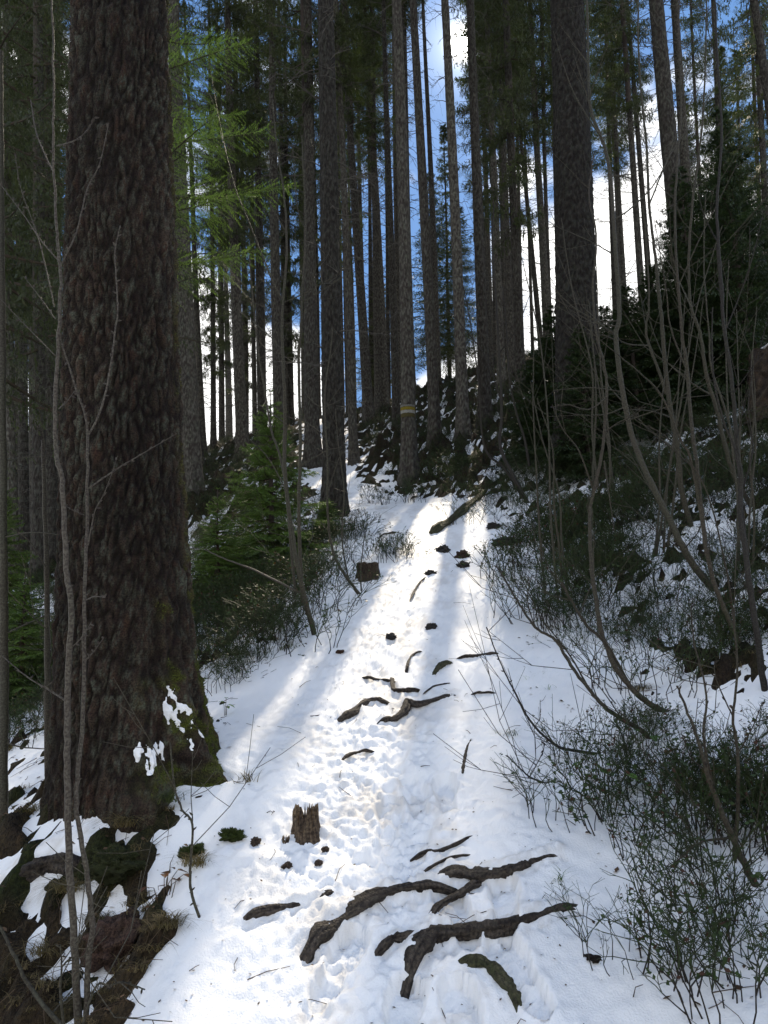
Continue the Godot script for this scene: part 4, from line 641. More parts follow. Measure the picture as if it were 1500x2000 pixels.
func stamped(x: float, d: float) -> float:
	var h := 0.0
	var key := Vector2i(int(floor(x * 2.0)), int(floor(d * 2.0)))
	for e in prints.get(key, []):
		var dx: float = x - e[0]
		var dd: float = d - e[1]
		if dx * dx + dd * dd > 0.05:
			continue
		var lx: float = dx * e[2] - dd * e[3]
		var ly: float = dx * e[3] + dd * e[2]
		var size: float = e[4]
		var t: float = ly / size + 0.5
		if t < -0.15 or t > 1.15:
			continue
		var end: float = 1.0 - pow(absf(2.0 * t - 1.0), 5.0)
		var hw: float = size * (0.125 + 0.045 * smoothstep(0.35, 0.7, t) - 0.015 * smoothstep(0.2, 0.4, t) * (1.0 - smoothstep(0.4, 0.6, t)))
		var edge: float = hw * sqrt(maxf(end, 0.0)) - absf(lx) if end > 0.0 else -absf(2.0 * t - 1.0) * 0.03
		edge += 0.004 * n_fine.get_noise_2d(x * 5.0, d * 5.0)
		var inside := smoothstep(-0.004, 0.006, edge)
		h -= e[5] * inside
		if inside > 0.5 and e[6] > 0.0:
			var bars := sin(ly * 300.0 + absf(lx) * 130.0)
			h += e[6] * (0.0035 * smoothstep(-0.2, 0.5, bars) + (0.006 if absf(t - 0.36) < 0.045 else 0.0))
		h += 0.22 * e[5] * exp(-pow((edge + 0.014) / 0.012, 2.0))
	var rise := 0.0
	var sink := 0.0
	for p in pits.get(key, []):
		var q: float = (x - p.x) * (x - p.x) + (d - p.y) * (d - p.y)
		var e: float = p.w * exp(-q / (p.z * p.z))
		rise = maxf(rise, e)
		sink = minf(sink, e)
	h += rise + sink
	return h


func snow_at(x: float, d: float) -> float:
	var a := rough(x, d)
	var u := x - look(path_table, d)
	var h := macro(x, d) + 0.012
	h += a * (0.62 * n_big.get_noise_2d(x, d) + 0.16 * n_mid.get_noise_2d(x, d))
	if d < 16.0 and d > 0.8:
		h += 0.016 * n_mid.get_noise_2d(x * 0.6 + 31.0, d * 0.6)
		h += 0.004 * n_fine.get_noise_2d(x, d)
		# the trampled strip: crumbled, kicked-up snow left of the centre line
		var tramp := exp(-pow((u + 0.12) / 0.38, 2.0)) * smoothstep(1.5, 2.6, d)
		tramp += 0.25 * exp(-pow((u - 0.25) / 0.5, 2.0))
		if tramp > 0.02:
			var z := 1.0 - absf(n_fine.get_noise_2d(x * 1.4 + 9.0, d * 1.2))
			h += 0.62 * tramp * (0.020 * n_mid.get_noise_2d(x * 2.6, d * 2.6) + 0.014 * n_fine.get_noise_2d(x * 2.2, d * 2.0 + 40.0) - 0.012 * z * z)
		h += stamped(x, d)
	return h


func ground(x: float, d: float) -> float:
	return maxf(soil_at(x, d), snow_at(x, d))


func land() -> void:
	# boot prints, clear ones first, then the many blurred ones up the path
	for e in [[0.19, 2.98, 0.05, 0.26, 0.030, 1.4], [0.31, 2.40, 0.12, 0.26, 0.03, 1.0], [0.17, 2.37, -0.25, 0.27, 0.028, 1.2], [-0.16, 2.20, 0.35, 0.29, 0.030, 1.8], [0.30, 2.15, -0.3, 0.30, 0.030, 1.8], [0.0, 2.02, 0.2, 0.28, 0.034, 1.0], [0.15, 2.0, -0.1, 0.28, 0.034, 1.0], [-0.02, 2.84, 0.1, 0.27, 0.02, 1.0], [0.08, 2.98, -0.1, 0.27, 0.016, 1.0], [0.02, 3.25, 0.1, 0.26, 0.016, 0.8], [0.05, 2.62, 0.3, 0.26, 0.014, 0.8]]:
		add_print(e[0], e[1], e[2], e[3], e[4], e[5])
	rng.seed = 41
	for k in 110:
		var d := rng.randf_range(1.6, 10.5)
		var u := rng.randfn(-0.12, 0.26)
		if u > 0.3 and rng.randf() < 0.75:
			continue
		add_print(look(path_table, d) + u, d, rng.randfn(0.0, 0.5), rng.randf_range(0.2, 0.28), rng.randf_range(0.003, 0.012), rng.randf_range(0.2, 1.0))
	for r in ROOTS:
		if r.name == "tree_root":
			for k in r.pts.size() * 3 - 2:
				var p: Vector2 = r.pts[k / 3].lerp(r.pts[mini(k / 3 + 1, r.pts.size() - 1)], (k % 3) / 3.0)
				var w := lerpf(r.r0, r.r1, float(k) / (r.pts.size() * 3))
				add_pit(p.x, p.y + w * 1.25, w * 1.35, w * 0.95)
				add_pit(p.x, p.y - w * 1.9, w * 1.1, -w * 0.45)
				
	for pass_ in 2:
		var rows := PackedFloat32Array()
		var d := -10.0
		while d < 1.2:
			rows.append(d)
			d += 0.7 if d < -0.3 else 0.15
		d = 1.25
		while d < 34.0:
			rows.append(d)
			d += d * 0.0105 if pass_ == 0 else (0.0095 if d < 3.5 else d * 0.0076)
		while d < 150.0:
			rows.append(d)
			d *= 1.06
		var step := 2 if pass_ == 0 else 1
		var pts := PackedVector3Array()
		var cols := PackedColorArray()
		var nu := 0
		var nv := 0
		for k in rows.size():
			d = rows[k]
			var half := maxf(0.55 * maxf(d, 0.0), 0.0) + 0.8
			nv += 1
			nu = 0
			for j in range(-256, 257, step):
				var s := j / 220.0
				if absf(s) < 1.0:
					s = s * (0.72 + 0.28 * absf(s))
				var x := s * half
				if absf(s) > 1.0:
					var o := (absf(s) - 1.0) / 0.1637
					x = signf(s) * (half + o * o * (90.0 - half) * 0.9 + o * 3.0)
				nu += 1
				if pass_ == 0:
					pts.append(Vector3(x, soil_at(x, d), -d))
					var g := n_mid.get_noise_2d(x * 0.8 + 70.0, d * 0.8)
					var f := n_fine.get_noise_2d(x * 0.7, d * 0.7 + 5.0)
					var col := Color(0.030, 0.021, 0.013).lerp(Color(0.060, 0.042, 0.022), clampf(0.5 + f, 0.0, 1.0))
					col = col.lerp(Color(0.026, 0.034, 0.010), clampf(g * 1.6 + 0.15, 0.0, 0.9))
					cols.append(col)
				else:
					pts.append(Vector3(x, snow_at(x, d), -d))
					var clean := Color(0.86, 0.855, 0.84)
					if d > 1.2 and d < 14.0:
						var u := x - look(path_table, d)
						var dirt := exp(-pow((u + 0.05) / 0.36, 2.0)) * smoothstep(0.02, 0.4, n_mid.get_noise_2d(x * 0.9 + 60.0, d * 0.5) * 0.8 + 0.5 * n_fine.get_noise_2d(x * 1.3 + 7.0, d))
						for p in pits.get(Vector2i(int(floor(x * 2.0)), int(floor(d * 2.0))), []):
							var q: float = ((x - p.x) * (x - p.x) + (d - p.y) * (d - p.y)) / (p.z * p.z * 2.2)
							if q < 1.0:
								dirt = maxf(dirt, (1.0 - q) * (0.55 + 0.9 * n_fine.get_noise_2d(x * 3.0, d * 3.0)))
						clean = clean.lerp(Color(0.46, 0.40, 0.32), clampf(0.42 * dirt, 0.0, 0.5))
					cols.append(clean)
		var b := Build.new()
		b.grid(nu, nv, pts, cols)
		structure(obj("forest_floor" if pass_ == 0 else "snow", b.into(ArrayMesh.new(), M.soil if pass_ == 0 else M.snow)))


# ---------------------------------------------------------------- materials

func noise(kind: int, frequency: float, octaves: int, sd: int) -> FastNoiseLite:
	var n := FastNoiseLite.new()
	n.noise_type = kind
	n.frequency = frequency
	n.seed = sd
	n.fractal_type = FastNoiseLite.FRACTAL_FBM if octaves > 1 else FastNoiseLite.FRACTAL_NONE
	n.fractal_octaves = octaves
	return n


func picture(n: FastNoiseLite, stops := [], colours := [], side := 512) -> NoiseTexture2D:
	var t := NoiseTexture2D.new()
	t.noise = n
	t.width = side
	t.height = side
	t.seamless = true
	if stops.size():
		var g := Gradient.new()
		g.offsets = PackedFloat32Array(stops)
		g.colors = PackedColorArray(colours)
		t.color_ramp = g
	return t


func matter(called: String, rough_: float, bump: Texture2D = null, bump_cm := 0.5, scale := 1.0, tint: Texture2D = null) -> StandardMaterial3D:
	var m := StandardMaterial3D.new()
	m.resource_name = called
	m.vertex_color_use_as_albedo = true
	m.roughness = rough_
	m.metallic_specular = 0.3
	if bump or tint:
		m.uv1_triplanar = true
		m.uv1_world_triplanar = true
		m.uv1_scale = Vector3.ONE * scale
	if bump:
		m.heightmap_enabled = true
		m.heightmap_texture = bump
		m.heightmap_scale = bump_cm
	if tint:
		m.albedo_texture = tint
	M[called] = m
	return m


func materials() -> void:
	var grain := picture(noise(FastNoiseLite.TYPE_SIMPLEX, 0.05, 4, 3))
	var scales := noise(FastNoiseLite.TYPE_CELLULAR, 0.045, 2, 8)
	scales.cellular_return_type = FastNoiseLite.RETURN_DISTANCE2_SUB
	scales.domain_warp_enabled = true
	scales.domain_warp_amplitude = 14.0
	var flakes := picture(scales)
	var grey := func(x: float) -> Color: return Color(x, x, x)
	var mottle := picture(noise(FastNoiseLite.TYPE_SIMPLEX, 0.03, 5, 11), [0.0, 0.32, 0.5, 0.66, 1.0], [grey.call(0.45), grey.call(0.66), grey.call(0.85), Color(0.97, 0.98, 0.95), Color(1, 1, 0.98)])
	var spots := picture(noise(FastNoiseLite.TYPE_SIMPLEX, 0.022, 5, 19), [0.0, 0.35, 0.5, 0.68, 1.0], [Color(0.52, 0.50, 0.49), Color(0.66, 0.63, 0.60), Color(0.76, 0.74, 0.71), Color(0.92, 0.93, 0.88), Color(1, 1, 1)])
	var snow := matter("snow", 0.62, grain, 0.16, 4.3)
	snow.metallic_specular = 0.35
	matter("soil", 0.95, grain, 1.4, 3.0, mottle)
	matter("bark", 0.92, flakes, 2.2, 1.1, spots)
	M.bark.uv1_scale = Vector3(1.7, 0.65, 1.7)
	matter("great_bark", 0.92, grain, 0.45, 6.0, mottle)
	matter("twig", 0.6, grain, 0.06, 7.0, spots)
	matter("root", 0.7, grain, 0.7, 4.0, mottle)
	matter("dry_wood", 0.9, null)
	matter("stone", 0.85, grain, 0.8, 6.0, mottle)
	matter("paint", 0.7, grain, 0.2, 9.0, spots)
	matter("moss", 0.95, grain, 1.2, 12.0)
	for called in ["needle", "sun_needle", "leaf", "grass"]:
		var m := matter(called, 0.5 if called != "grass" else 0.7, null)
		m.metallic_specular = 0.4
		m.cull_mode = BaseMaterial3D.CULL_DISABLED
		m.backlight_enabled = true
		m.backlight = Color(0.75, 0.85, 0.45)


# ---------------------------------------------------------------- spruces

func radii(count: int, a: float, b: float, power := 1.0) -> PackedFloat32Array:
	var r := PackedFloat32Array()
	for k in count:
		r.append(lerpf(a, b, pow(float(k) / (count - 1), power)))
	return r


# one living spruce bough from p along dir; needles go to leaf, wood to wood
func bough(wood: Build, leaf: Build, p: Vector3, dir: Vector3, length: float, droop: float, gap: float, each: int, size: float, thin: float, tone: Color) -> void:
	var side := dir.cross(Vector3.UP).normalized()
	var pts := PackedVector3Array()
	var steps := 6
	for k in steps + 1:
		var t := float(k) / steps
		pts.append(p + dir * length * t + Vector3.UP * droop * length * (-0.9 * t + 0.75 * t * t) + side * length * 0.05 * sin(t * 4.0 + p.y * 7.0))
	wood.tube(pts, radii(steps + 1, 0.011 * length + 0.004, 0.003), 3, Color(0.05, 0.036, 0.026))
	var count := maxi(3, int(length / gap))
	for k in count:
		var t := (k + rng.randf() * 0.8) / count
		t = 0.12 + 0.88 * t
		var q := t * steps
		var a := pts[mini(int(q), steps - 1)].lerp(pts[mini(int(q), steps - 1) + 1], q - minf(int(q), steps - 1))
		for s in [-1.0, 1.0]:
			if rng.randf() < 0.1:
				continue
			var tl := length * (0.42 * (1.0 - t) + 0.10) * rng.randf_range(0.6, 1.25)
			tl = maxf(tl, size * 1.5)
			var td: Vector3 = (dir * rng.randf_range(0.5, 1.0) + side * s * rng.randf_range(0.7, 1.1) + Vector3.UP * rng.randf_range(-0.75, -0.02) * (0.5 + droop)).normalized()
			var across := td.cross(Vector3.UP).normalized()
			var up := across.cross(td)
			var tint := tone * rng.randf_range(0.75, 1.3)
			var m := maxi(3, int(each * tl / (length * 0.3 + 0.05)))
			for j in m:
				var z := (j + rng.randf()) / m
				var ang := rng.randf() * TAU
				var o := across * cos(ang) + up * (sin(ang) * 0.7)
				var base := a + td * tl * z
				var tip := base + (td * 0.62 + o * 0.75) * size * rng.randf_range(0.7, 1.2)
				var w := (td - o * 0.6).cross(o.cross(td)).normalized() * thin
				if absf(cos(ang)) < 0.5:
					w = across * thin
				leaf.tri(base - w * 0.5, base + w * 0.5, tip, tint)
				if thin > 0.009:
					leaf.tri(base + w * 0.5 + td * size * 0.3, tip + w, tip - w * 0.4, tint)


# a crown from 0 to high; widest near the bottom, ragged
func crown(high: float, wide: float, gap: float, twig_gap: float, each: int, size: float, thin: float, full: bool, tone: Color) -> ArrayMesh:
	var wood := Build.new()
	var leaf := Build.new()
	var y := 0.0
	while y < high - 0.12:
		var t := y / high
		var l := wide * pow(1.0 - t, 0.85) if full else wide * minf(0.55 + t * 2.2, 1.0) * pow(1.0 - t, 0.6)
		var count := rng.randi_range(6, 8) if gap > 0.45 else rng.randi_range(4, 6)
		var turn := rng.randf() * TAU
		for k in count:
			if not full and rng.randf() < 0.18:
				continue
			var g := turn + TAU * k / count + rng.randf_range(-0.3, 0.3)
			var rise := lerpf(-0.12, 0.55, t * t) + rng.randf_range(-0.12, 0.12)
			var dir := Vector3(cos(g), rise, sin(g)).normalized()
			bough(wood, leaf, Vector3(0, y + rng.randf_range(-0.4, 0.4) * gap, 0), dir, maxf(0.06, l * rng.randf_range(0.7, 1.15)), 0.35 * (1.0 - t), twig_gap, each, size, thin, tone)
		y += gap * rng.randf_range(0.75, 1.25)
	wood.tube(PackedVector3Array([Vector3(0, -0.1, 0), Vector3(0, high * 0.5, 0), Vector3(0, high, 0)]), radii(3, wide * 0.05, 0.004), 7, Color(0.06, 0.05, 0.042))
	for k in 8:
		leaf.tri(Vector3(0, high, 0), Vector3(0.01, high, 0.01), Vector3(rng.randfn(0, 0.03), high + size, rng.randfn(0, 0.03)), tone)
	var m := ArrayMesh.new()
	wood.into(m, M.dry_wood)
	leaf.into(m, M.needle)
	return m


# dead, needleless twigs round the lower trunk, 0 to 10 m
func dead_twigs(count: int) -> ArrayMesh:
	var b := Build.new()
	for k in count:
		var y := 10.0 * pow(rng.randf(), 0.8)
		var g := rng.randf() * TAU
		var dir := Vector3(cos(g), rng.randf_range(-0.35, 0.25), sin(g)).normalized()
		var l := rng.randf_range(0.25, 1.0) * (0.5 + 0.08 * y)
		var p := PackedVector3Array()
		for j in 5:
			var t := j / 4.0
			p.append(Vector3(0, y, 0) + dir * (0.05 + l * t) + Vector3(rng.randfn(0, 0.02), -0.12 * l * t * t + rng.randfn(0, 0.015), rng.randfn(0, 0.02)))
		b.tube(p, radii(5, 0.011, 0.003), 3, Color(0.085, 0.075, 0.065))
		for j in rng.randi_range(2, 6):
			var t := rng.randf_range(0.25, 0.95)
			var a := p[int(t * 4.0)].lerp(p[mini(int(t * 4.0) + 1, 4)], fmod(t * 4.0, 1.0))
			var e := (dir + Vector3(rng.randfn(0, 0.7), rng.randf_range(-0.8, 0.3), rng.randfn(0, 0.7))).normalized() * rng.randf_range(0.1, 0.35)
			b.tube(PackedVector3Array([a, a + e * 0.5 + Vector3(0, 0.01, 0), a + e]), radii(3, 0.005, 0.002), 3, Color(0.085, 0.075, 0.065))
	return b.into(ArrayMesh.new(), M.dry_wood)


# a trunk of height 1 and foot radius 1 with scaly bark and a swollen foot
func pole(sd: float, sides: int, rows: int, foot: float, relief: float, high: float, busy: float, shade := 1.0) -> ArrayMesh:
	var pts := PackedVector3Array()
	var cols := PackedColorArray()
	for y in rows:
		var t := pow(float(y) / (rows - 1), 1.5)
		var h := t * high
		var bend := Vector3(sin(h * 0.35 + sd) - sin(sd), 0, cos(h * 0.3 + sd * 2.0) - cos(sd * 2.0)) * 0.22
		for s in sides:
			var g := TAU * s / sides
			var o := Vector3(cos(g), 0, -sin(g))
			var r := (1.0 - 0.84 * t) + foot * exp(-h / 0.35) * (0.55 + 0.45 * sin(g * 4.0 + sd) + 0.3 * sin(g * 7.0 + sd * 3.0))
			var q := Vector3(o.x, h * 2.2, o.z) * 1.6 + Vector3(sd * 13.0, 0, 0)
			var k := n_cell.get_noise_3d(o.x * 2.4 * busy + sd * 9.0, h * 7.0, o.z * 2.4 * busy)
			var f := n_fine.get_noise_3d(q.x * 0.25, q.y * 0.35, q.z * 0.25)
			r += relief * (clampf((k + 1.0) * 1.6, 0.0, 1.1) - 0.5 + f * 0.7)
			pts.append(o * r + bend * (1.0 if h > 0.5 else h * 2.0) + Vector3(0, -0.25 if y == 0 else h, 0) )
			var col := Color(0.085, 0.076, 0.068).lerp(Color(0.16, 0.15, 0.135), clampf(0.5 + f * 1.2, 0.0, 1.0))
			if n_mid.get_noise_3d(q.x * 0.6, q.y * 0.5, q.z * 0.6) > 0.32:
				col = col.lerp(Color(0.16, 0.175, 0.14), 0.4)
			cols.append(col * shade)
	var b := Build.new()
	b.grid(sides, rows, pts, cols, true)
	return b.into(ArrayMesh.new(), M.bark)


func spruces() -> void:
	rng.seed = 77
	var dark := Color(0.066, 0.076, 0.032)
	var crowns := []
	for k in 5:
		crowns.append(crown(12.0, 1.4, 0.62, 0.062, 18, 0.10, 0.026, false, dark * rng.randf_range(0.85, 1.2)))
	var full := []
	for k in 2:
		full.append(crown(12.0, 1.7, 0.55, 0.075, 16, 0.11, 0.028, true, dark * rng.randf_range(0.9, 1.15)))
	var lush := []
	for k in 2:
		lush.append(crown(9.0, 1.5, 0.50, 0.06, 20, 0.055, 0.014, true, dark * 0.7))
	var twigs := []
	for k in 3:
		twigs.append(dead_twigs(64))
	var poles := []
	for k in 4:
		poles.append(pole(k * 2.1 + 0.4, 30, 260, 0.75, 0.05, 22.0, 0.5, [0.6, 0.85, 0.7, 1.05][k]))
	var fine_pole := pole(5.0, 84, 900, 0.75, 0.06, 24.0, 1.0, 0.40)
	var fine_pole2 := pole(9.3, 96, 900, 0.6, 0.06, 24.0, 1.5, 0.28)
	var index := 0
	for t in TREES:
		var at := Vector3(t.x, macro(t.x, t.d) - 0.03, -t.d)
		var o := thing("spruce_tree", t.label, "spruce tree", at, t.group)
		o.rotation.z = -atan(t.k)
		var near: bool = t.d < 9.5 and t.kind == "pole"
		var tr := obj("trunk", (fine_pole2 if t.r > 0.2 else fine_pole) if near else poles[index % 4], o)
		var hs: float = t.h / (24.0 if near else 22.0)
		tr.scale = Vector3(t.r, hs, t.r)
		tr.rotation.y = index * 1.7
		var span: float = t.h - t.cb
		var which: ArrayMesh = crowns[index % 5]
		var nominal := Vector2(1.4, 12.0)
		if t.kind == "lush":
			which = lush[index % 2]
			nominal = Vector2(1.5, 9.0)
		elif t.kind == "cone":
			which = full[index % 2]
			nominal = Vector2(1.7, 12.0)
		var cr := obj("crown", which, o)
		cr.position.y = t.cb
		cr.scale = Vector3(t.cw / nominal.x, span / nominal.y, t.cw / nominal.x)
		cr.rotation.y = index * 2.4
		if t.kind != "cone":
			var dt := obj("dead_limb_tangle", twigs[index % 3], o)
			structure(dt, "stuff")
			dt.position.y = 0.6
			dt.scale = Vector3(t.dead, t.cb / 10.5, t.dead)
			dt.rotation.y = index * 0.9
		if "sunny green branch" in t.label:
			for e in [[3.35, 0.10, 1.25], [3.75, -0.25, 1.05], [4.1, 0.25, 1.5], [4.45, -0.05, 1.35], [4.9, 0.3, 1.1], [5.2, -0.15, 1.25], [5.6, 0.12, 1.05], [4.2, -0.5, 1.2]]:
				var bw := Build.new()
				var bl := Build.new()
				bough(bw, bl, Vector3(0, e[0], 0), Vector3(cos(e[1]), 0.10, -sin(e[1])).normalized(), e[2], 0.35, 0.018, 75, 0.026, 0.007, Color(0.20, 0.27, 0.06))  # needles far brighter than the crown: sunlight put into the green
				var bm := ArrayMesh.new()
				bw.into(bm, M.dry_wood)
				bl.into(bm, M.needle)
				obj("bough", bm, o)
		if "trail mark" in t.label:
			trail_mark(o, t)
		index += 1


# yellow, white, yellow bands brushed on the side of the trunk that faces the path
func trail_mark(o: Node3D, t: Dictionary) -> void:
	var levels := [[1.190, 1.222, Color(0.22, 0.22, 0.205)], [1.132, 1.186, Color(0.25, 0.19, 0.018)], [1.080, 1.130, Color(0.36, 0.36, 0.34)], [1.016, 1.078, Color(0.10, 0.085, 0.028)]]
	for l in levels:
		var pts := PackedVector3Array()
		var cols := PackedColorArray()
		for y in 7:
			for s in 25:
				var z := s / 24.0
				var g := lerpf(-2.62, -0.52, z)
				var h: float = lerpf(l[0], l[1], y / 6.0) + 0.007 * n_fine.get_noise_2d(z * 3.0, l[0] * 9.0 + (0.0 if y < 3 else 4.0))
				var r: float = t.r * (1.0 - 0.84 * h / t.h) * 1.11 + 0.004 + t.r * 0.03 * n_mid.get_noise_2d(z * 9.0, h * 20.0)
				pts.append(Vector3(cos(g) * r, h, -sin(g) * r))
				cols.append(l[2])
		var b := Build.new()
		b.grid(25, 7, pts, cols)
		obj("painted_stripe", b.into(ArrayMesh.new(), M.paint), o)


# young spruces with branches down to the snow, near enough for needles
func young_spruces() -> void:
	rng.seed = 303
	var kinds := []
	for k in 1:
		kinds.append(crown(1.7, 0.72, 0.062, 0.020, 75, 0.026, 0.0065, true, Color(0.115, 0.17, 0.042)))  # lightened needle green, a sunlit look painted into the colour
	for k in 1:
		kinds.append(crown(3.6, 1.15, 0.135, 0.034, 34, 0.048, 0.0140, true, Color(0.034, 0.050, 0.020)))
	for e in YOUNG:
		var at := Vector3(e.x, macro(e.x, e.d) - 0.04, -e.d)
		var o := thing("young_spruce", e.label, "young spruce", at)
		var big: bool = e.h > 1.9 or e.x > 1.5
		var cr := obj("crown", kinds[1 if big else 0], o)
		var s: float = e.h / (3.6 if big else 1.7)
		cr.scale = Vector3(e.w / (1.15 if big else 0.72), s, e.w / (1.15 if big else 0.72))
		cr.position.y = 0.06
		cr.rotation.y = e.x * 5.0 + e.v * 2.0
		var b := Build.new()
		b.tube(PackedVector3Array([Vector3(0, -0.1, 0), Vector3(0.01, 0.3, 0), Vector3(0, e.h * 0.7, 0.01)]), radii(3, 0.012 + 0.012 * e.h, 0.006), 9, Color(0.075, 0.055, 0.04))
		obj("trunk", b.into(ArrayMesh.new(), M.bark), o)


# the great trunk close on the left: furrowed bark, lichen, a mossy buttressed foot with snow on it
func great_radius(h: float) -> float:
	return 0.262 - 0.0125 * h + 0.022 * exp(-h / 0.55) + 0.01 * exp(-h / 0.16)


func great_surface(g: float, h: float) -> Array:
	var o := Vector3(cos(g), 0, -sin(g))
	var r := great_radius(h)
	var lobe := 0.5 + 0.5 * sin(g * 5.0 + 0.6) * 0.8 + 0.25 * sin(g * 3.0 - 1.0)
	r += exp(-h / 0.42) * (0.05 * lobe - 0.02) * (0.4 + 0.6 * smoothstep(-0.6, 0.3, cos(g))) + 0.10 * exp(-h / 0.40) * exp(-pow(wrapf(g - 0.05, -PI, PI) / 0.5, 2.0)) + 0.21 * exp(-h / 0.36) * exp(-pow(wrapf(g + 0.42, -PI, PI) / 0.34, 2.0)) + 0.13 * exp(-h / 0.28) * exp(-pow(wrapf(g + 1.05, -PI, PI) / 0.26, 2.0))
	r += exp(-h / 0.45) * smoothstep(0.9, 0.2, absf(wrapf(g + 0.4, -PI, PI))) * (0.030 * sin(g * 13.0 + h * 3.0 + 1.0) + 0.022 * sin(g * 23.0 - h * 2.0) + 0.05 * n_mid.get_noise_3d(cos(g) * 0.5, h * 0.9, sin(g) * 0.5))
	r += 0.008 * sin(g * 3.0 + h * 0.8) + 0.006 * sin(g * 7.0 - h * 0.5)
	var q: Vector3 = o * 0.30
	var warp := n_mid.get_noise_3d(q.x * 2.2, h * 1.0, q.z * 2.2) * 0.04
	var warp2 := n_fine.get_noise_3d(q.x * 1.6, h * 1.2, q.z * 1.6) * 0.010
	var k := n_cell.get_noise_3d((q.x + warp + warp2) * 15.5, h * 4.2 + warp * 10.0, (q.z - warp + warp2) * 15.5)
	var k2 := n_cell.get_noise_3d((q.x + warp2) * 27.0 + 40.0, h * 15.0 + warp2 * 30.0, q.z * 27.0)
	var f := n_fine.get_noise_3d(q.x * 2.4, h * 1.5, q.z * 2.4)
	var f2 := n_fine.get_noise_3d(q.x * 8.0, h * 5.0, q.z * 8.0)
	var plate := clampf((k + 1.0) * 2.1 + f * 0.3, 0.0, 1.0)
	var wide := n_cell.get_noise_3d((q.x + warp + warp2) * 8.5 + 7.0, h * 2.0 + warp * 8.0, (q.z - warp + warp2) * 8.5)
	plate = lerpf(plate, clampf((wide + 1.0) * 2.0 + f * 0.4, 0.0, 1.0), smoothstep(-0.15, 0.25, n_big.get_noise_3d(q.x * 2.2, h * 0.9 + 3.0, q.z * 2.2)))
	var flake := clampf((k2 + 1.0) * 1.9, 0.0, 1.0)
	r += 0.014 * (plate - 0.5) + 0.007 * flake * plate + 0.005 * f + 0.004 * f2
	plate = plate * (0.55 + 0.45 * flake)
	var spot := n_mid.get_noise_3d(q.x * 2.6, h * 1.6, q.z * 2.6)
	var mossy := clampf(0.52 - h / 0.75 + spot * 2.2, 0.0, 1.0) * smoothstep(0.85, 0.25, absf(wrapf(g + 0.40, -PI, PI)))
	mossy = maxf(mossy, smoothstep(0.42, 0.1, absf(wrapf(g - 0.22, -PI, PI))) * smoothstep(-0.1, 0.35, spot))
	mossy *= (0.35 + 0.65 * smoothstep(-0.25, 0.2, f)) * (0.5 + 0.5 * smoothstep(-0.2, 0.3, f2))
	r += 0.007 * mossy * (0.6 + n_fine.get_noise_3d(q.x * 7.0, h * 7.0, q.z * 7.0))
	return [r, plate, f, mossy, q]


